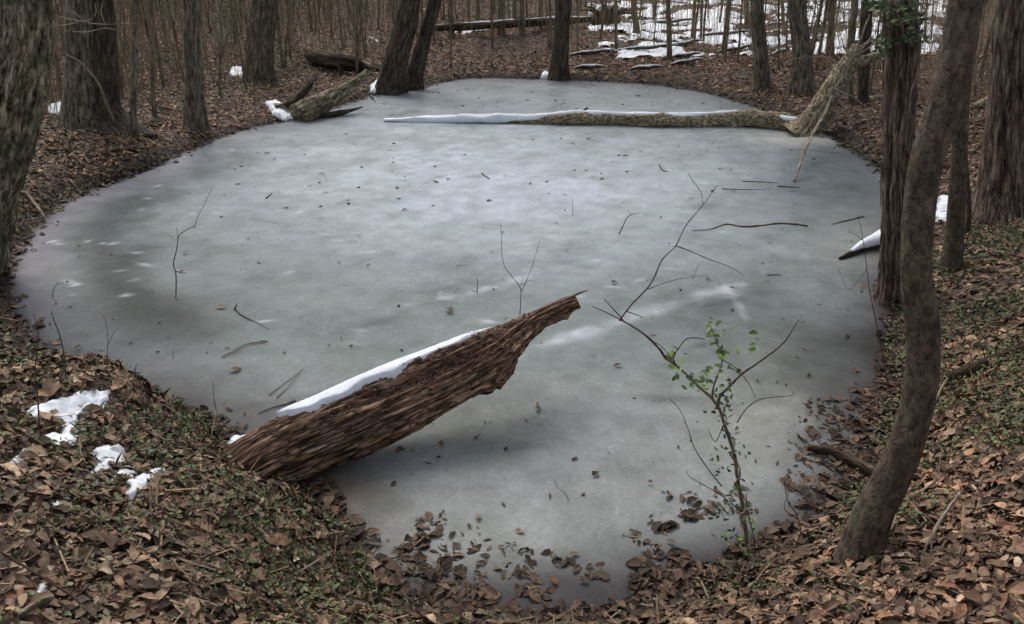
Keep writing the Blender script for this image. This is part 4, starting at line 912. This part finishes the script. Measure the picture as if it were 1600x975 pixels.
mb = MB(); n = len(LP); scatter_leaves(mb, np.array(LP), np.array(LS)*1.1, np.tile([0, -.5, .8], (n, 1)), .8, np.array(LC), rs, .5); part('leaves', mb, M['green'], rt, Bs, False)

# ------------------------------------------------------------------ leaves and sticks lying on the ice
def ice_leaf(px, py, size, label, col=1, curl=1.0, seed=0, group=None, tilt=.3, lift=.012, name='dead_leaf'):
    P = at(px, py, 0); rs = np.random.RandomState(seed); mb = MB()
    scatter_leaves(mb, np.array([[P[0], P[1], lift]]), np.array([size]), np.array([[0, 0, 1.]]), tilt, DEAD[[col]]*.6, rs, curl)
    o = single(name, mb, M['leaf'], label, 'leaf', P, group, False); return o
NL = [(959,443,.075,'large brown leaf on the ice right of the near log tip'), (703,488,.09,'rusty leaf on the ice behind the middle of the near log'), (345,482,.08,'pale rusty leaf beside the small crooked twig on the left ice'),
 (368,580,.085,'curled tan leaf lying alone on the left ice'), (745,684,.05,'small curled leaf below the middle of the near log'), (690,695,.05,'flat brown leaf close under the near log'), (625,708,.06,'dark leaf in the shadow under the near log'),
 (965,573,.055,'brown leaf on the ice between the log tip and the sapling'), (840,640,.07,'pale crumpled leaf on the ice right of the near log'), (992,626,.03,'tiny brown leaf left of the leafy sapling'),
 (1105,436,.06,'dark curled leaf beside the tall bare branch'), (1072,408,.03,'little dark leaf right of the tall bare branch'), (977,246,.09,'brown leaf far out on the pale ice'),
 (575,417,.055,'rusty leaf on the ice left of centre'), (530,411,.05,'small dark leaf left of the rusty centre leaf'), (560,369,.06,'reddish leaf on the centre left ice'), (785,364,.05,'flat leaf at the top of the thin forked twig'),
 (533,531,.035,'small brown leaf on the ice above the near log snow'), (747,810,.055,'pale ringed leaf on the near ice'), (812,832,.045,'pale tan leaf at the foot of the curved dark twig'),
 (897,868,.05,'square brown leaf on the near ice'), (900,892,.055,'curled dark leaf just below the square brown leaf'), (912,910,.05,'dark folded leaf at the near shore'), (865,910,.06,'orange brown leaf at the near shore'),
 (815,900,.07,'rumpled brown leaf at the near shore left of the orange one'), (1028,858,.075,'upright curled dead leaf on the near ice right of centre'), (1048,850,.05,'dark red curled leaf leaning on the upright dead leaf'),
 (705,912,.04,'dark leaf on the near shore ice left of centre'), (600,880,.05,'black curled leaf at the near left shore'), (930,743,.05,'faint grey leaf sunk in the near ice'), (1015,757,.03,'little tan leaf on the near ice left of the sapling'),
 (122,546,.06,'dark leaf near the left shore above the mound'), (123,384,.06,'dark leaf near the far left shore'), (1325,526,.06,'brown leaf on the ice left of the curved trunk'), (1262,648,.035,'small black leaf on the ice beyond the sapling'),
 (290,396,.06,'rusty leaf right of the left forked twig'), (285,426,.05,'dark leaf touching the left forked twig'), (237,456,.045,'dark leaf on the ice left of the left forked twig foot'), (1148,865,.06,'tan leaf at the foot of the leafy sapling'), (870,351,.035,'dark round leaf speck on the middle ice')]
for i, (a, b, s_, lab) in enumerate(NL): ice_leaf(a, b, s_, lab, col=[0, 1, 2, 8, 4][i % 5] if 'pale' not in lab else 3, seed=100+i, curl=1.1, lift=.014)
rs = np.random.RandomState(77); cnt = 0; variants = []
for k in range(8):
    mb = MB(); r2 = np.random.RandomState(300+k); scatter_leaves(mb, np.zeros((1, 3)), np.array([1.0]), np.array([[0, 0, 1.]]), .15, DEAD[[[4, 1, 4, 2][k % 4]]]*.5, r2, .8); variants.append(mb.mesh('leaf', M['leaf'], smooth=False))
ZN = [((330,1150),(205,330),80,'small dark leaf lying on the far pale half of the ice','small leaves dotted over the far pale ice'),
      ((560,1150),(134,172),62,'tiny dark leaf speck on the ice strip behind the long snowy log','leaf specks on the ice behind the long snowy log'),
      ((60,420),(300,560),34,'small brown leaf scattered over the left ice','small leaves scattered over the left ice'),
      ((420,1180),(330,560),34,'small brown leaf scattered over the middle ice','small leaves scattered over the middle ice'),
      ((560,1280),(600,900),34,'small brown leaf scattered over the near ice','small leaves scattered over the near ice'),
      ((1180,1380),(230,620),24,'small brown leaf scattered over the right hand ice','small leaves scattered over the right hand ice')]
for (x0, x1), (y0, y1), n, lab, grp in ZN:
    k = 0
    while k < n:
        a, b = rs.uniform(x0, x1), rs.uniform(y0, y1); P = at(a, b)
        if sdf(np.array([P[0]]), np.array([P[1]]))[0] > -.1: continue
        o = link('dead_leaf', variants[rs.randint(8)], None, (P[0], P[1], .006)); s_ = rs.uniform(.022, .05)*(1.5 if b < 340 else .95); o.scale = (s_, s_*rs.uniform(.6, 1.1), s_); o.rotation_euler = (rs.normal(0, .1), rs.normal(0, .1), rs.uniform(0, 6.28))
        tag(o, lab, 'leaf', grp); k += 1
def stick(label, pts, r0=.005, r1=.002, extra=(), mat='twig', z=.006):
    mb = MB(); o = at(*pts[0]); 
    for pl, a_, b_ in [(pts, r0, r1)]+list(extra): tube(mb, [at(a, b, z) for a, b in pl], np.linspace(a_, b_, len(pl))*.75, S=6, n=4, cap=False, lump=.6, seed=int(pl[0][0]))
    single('ice_twig', mb, M[mat], label, 'stick', o)
stick('small crooked twig on the left ice beside a rusty leaf', [(366,480),(374,490),(388,498),(404,505),(420,514)], .006, .002, [([(366,484),(370,475)], .006, .004)])
stick('pale splintered stick lying on the left ice', [(346,558),(362,550),(378,540),(398,535),(418,533)], .004, .008, [([(362,552),(378,549)], .003, .002)], 'pale', .01)
stick('twig bundle lying on the ice left of the near log snow', [(420,618),(440,602),(460,588),(474,576)], .003, .002, [([(432,622),(450,605),(470,582)], .003, .001)])
stick('dark stick on the ice just above the near log snow', [(404,646),(425,637),(445,632),(462,626)], .003, .006)
stick('long dark twig frozen in the ice on the far right', [(1082,360),(1110,358),(1135,350),(1160,354),(1190,352),(1215,349),(1240,350),(1262,353)], .004, .010, [([(1135,350),(1165,355),(1185,354)], .003, .002)])
stick('straight thin stick lying in the ice left of the hanging branch', [(1128,295),(1160,296),(1195,296)], .006, .003)
stick('thin stick frozen in the ice near the tip of the hanging branch', [(1160,283),(1190,284),(1215,286)], .006, .003, [([(1215,291),(1250,293)], .008, .003)])
stick('short dark twig on the right hand ice', [(1198,430),(1212,429),(1222,430)], .005, .003)
stick('short twig lying in the dark ice beside the snow capped log', [(1300,350),(1325,344),(1350,338)], .004, .008)
stick('little twig on the pale ice above the bent twig', [(1030,258),(1036,266),(1044,268)], .008, .004)
stick('short dark twig on the ice far centre', [(752,270),(758,275),(765,279)], .008, .006)
stick('short dark twig lying on the far left ice', [(415,310),(420,306),(425,302)], .008, .004)

# ------------------------------------------------------------------ saplings of the wood behind (one object each)
SAPV = []
for k in range(7):
    rs2 = np.random.RandomState(500+k); mb = MB(); n = 9; P = [np.array([0, 0, -.1])]; d = np.array([rs2.normal(0, .05), rs2.normal(0, .05), 1])
    for i in range(n): d = d+rs2.normal(0, .035, 3)*[1, 1, 0]; P.append(P[-1]+d*.6)
    tube(mb, P, np.linspace(.024, .006, n+1), S=6, n=2, cap=False, lump=.2, seed=k)
    for j in range(14):
        i = rs2.randint(1, n); a = rs2.uniform(0, 6.28); v = np.array([math.cos(a), math.sin(a), rs2.uniform(.5, 1.6)]); v /= np.linalg.norm(v); ln = rs2.uniform(.3, 1.0)
        tube(mb, [P[i], P[i]+v*ln*.5+rs2.normal(0, .03, 3), P[i]+v*ln+[0, 0, .1]], [.009, .006, .003], S=4, n=2, cap=False)
    SAPV.append(mb.mesh('sapling', M['stem']))
rs = np.random.RandomState(31); placed = 0; tries = 0
while placed < 285 and tries < 20000:
    tries += 1
    y = rs.uniform(12.5, 27.5); x = rs.uniform(-.62, .60)*y
    d = sdf(np.array([x]), np.array([y]))[0]
    if d < .7: continue
    px, py, _ = proj(x, y, hz(x, y)); px = float(px); py = float(py)
    if py > 160 and rs.rand() < .8: continue
    if px > 880 and rs.rand() < .35: continue
    if any(abs(px-c) < 9 and py > 100 for c in (873, 615, 646)): continue
    lab, grp = (('thin bare sapling in the dense stand behind the left bank', 'saplings behind the left bank') if px < 600 else
                ('thin bare sapling in the wood behind the middle of the far shore', 'saplings behind the far shore') if px < 1000 else
                ('thin bare sapling on the snowy slope beyond the pond', 'saplings on the snowy slope') if px < 1320 else
                ('thin bare sapling on the slope behind the right hand trunks', 'saplings behind the right hand trunks'))
    o = link('bare_sapling', SAPV[rs.randint(7)], None, (x, y, hz(x, y))); k = rs.uniform(.55, 1.25); o.scale = (k, k, k*rs.uniform(.8, 1.3)); o.rotation_euler = (rs.normal(0, .05), rs.normal(0, .05), rs.uniform(0, 6.28))
    tag(o, lab, 'sapling', grp); placed += 1
# fine upright brush
bm_ = MB(); rs = np.random.RandomState(33); n = 15000
y = rs.uniform(11, 30, n); x = rs.uniform(-.66, .66, n)*y; d = sdf(x, y); px, py, _ = proj(x, y, hgt(x, y, d))
k = (d > .5) & ((px < 640) | (rs.rand(n) < .6)) & (py < 190) & ((d > 1.8) | (rs.rand(n) < .15)); x, y, d = x[k], y[k], d[k]; n = len(x); h = hgt(x, y, d)
ht = rs.uniform(.25, 1.9, n)*np.clip((d-.3)/3, .3, 1); le = rs.normal(0, .18, (n, 2))*ht[:, None]; wd = rs.uniform(.002, .006, n); bend = rs.normal(0, .06, (n, 2))
ang = np.array([0, 2.09, 4.19]); V = []
for tt, wk in ((0, 1), (.5, .8), (1, .3)):
    c = np.stack([x+le[:, 0]*tt+bend[:, 0]*math.sin(tt*3.14), y+le[:, 1]*tt+bend[:, 1]*math.sin(tt*3.14), h-.02+ht*tt], -1)
    for a in ang: V.append(c+np.stack([np.cos(a)*wd*wk, np.sin(a)*wd*wk, 0*wd], -1))
V = np.stack(V, 1); f = []
for l in (0, 1):
    for a in range(3): f.append((l*3+a, l*3+(a+1) % 3, l*3+3+(a+1) % 3, l*3+3+a))
fm = (np.array(f)[None]+(np.arange(n)*9)[:, None, None]).reshape(-1, 4)
bm_.add(V.reshape(-1, 3), fm, np.tile(rs.uniform(0, 3, (n, 1, 3)), (1, 9, 1)).reshape(-1, 3))
tag(link('undergrowth', bm_.mesh('undergrowth', M['brush'])), 'fine bare brush and dead stalks under the trees', 'brush', None, 'stuff')
# the wood further off, seen as one mass (and mirrored in the ice)
wm = MB(); rs = np.random.RandomState(35)
for k in range(420):
    y = rs.uniform(28, 75); x = rs.uniform(-.9, .9)*y
    if k % 4 == 0: y = rs.uniform(6, 40); x = rs.choice([-1, 1])*(.75*y+rs.uniform(2, 18))
    z = hz(x, y); r = rs.choice([.03, .05, .08, .13]); H = rs.uniform(5.5, 10)*(.6 if abs(x/y) < .28 else 1); l = rs.normal(0, .5, 2)
    tube(wm, [(x, y, z-.2), (x+l[0]*.4, y+l[1]*.4, z+H*.45), (x+l[0], y+l[1], z+H)], [r, r*.8, r*.3], S=6, n=2, cap=False)
    for j in range(7):
        a = rs.uniform(0, 6.28); t = rs.uniform(.35, .98); v = np.array([math.cos(a), math.sin(a), rs.uniform(.4, 1.2)])*rs.uniform(.8, 2.4); q = np.array([x+l[0]*t, y+l[1]*t, z+H*t])
        tube(wm, [q, q+v*.5, q+v+[0, 0, .2]], [r*.3, r*.2, r*.08], S=3, n=1, cap=False)
tag(link('distant_woods', wm.mesh('distant_woods', M['stem'])), 'bare winter wood standing beyond the pond', 'wood', None, 'stuff')
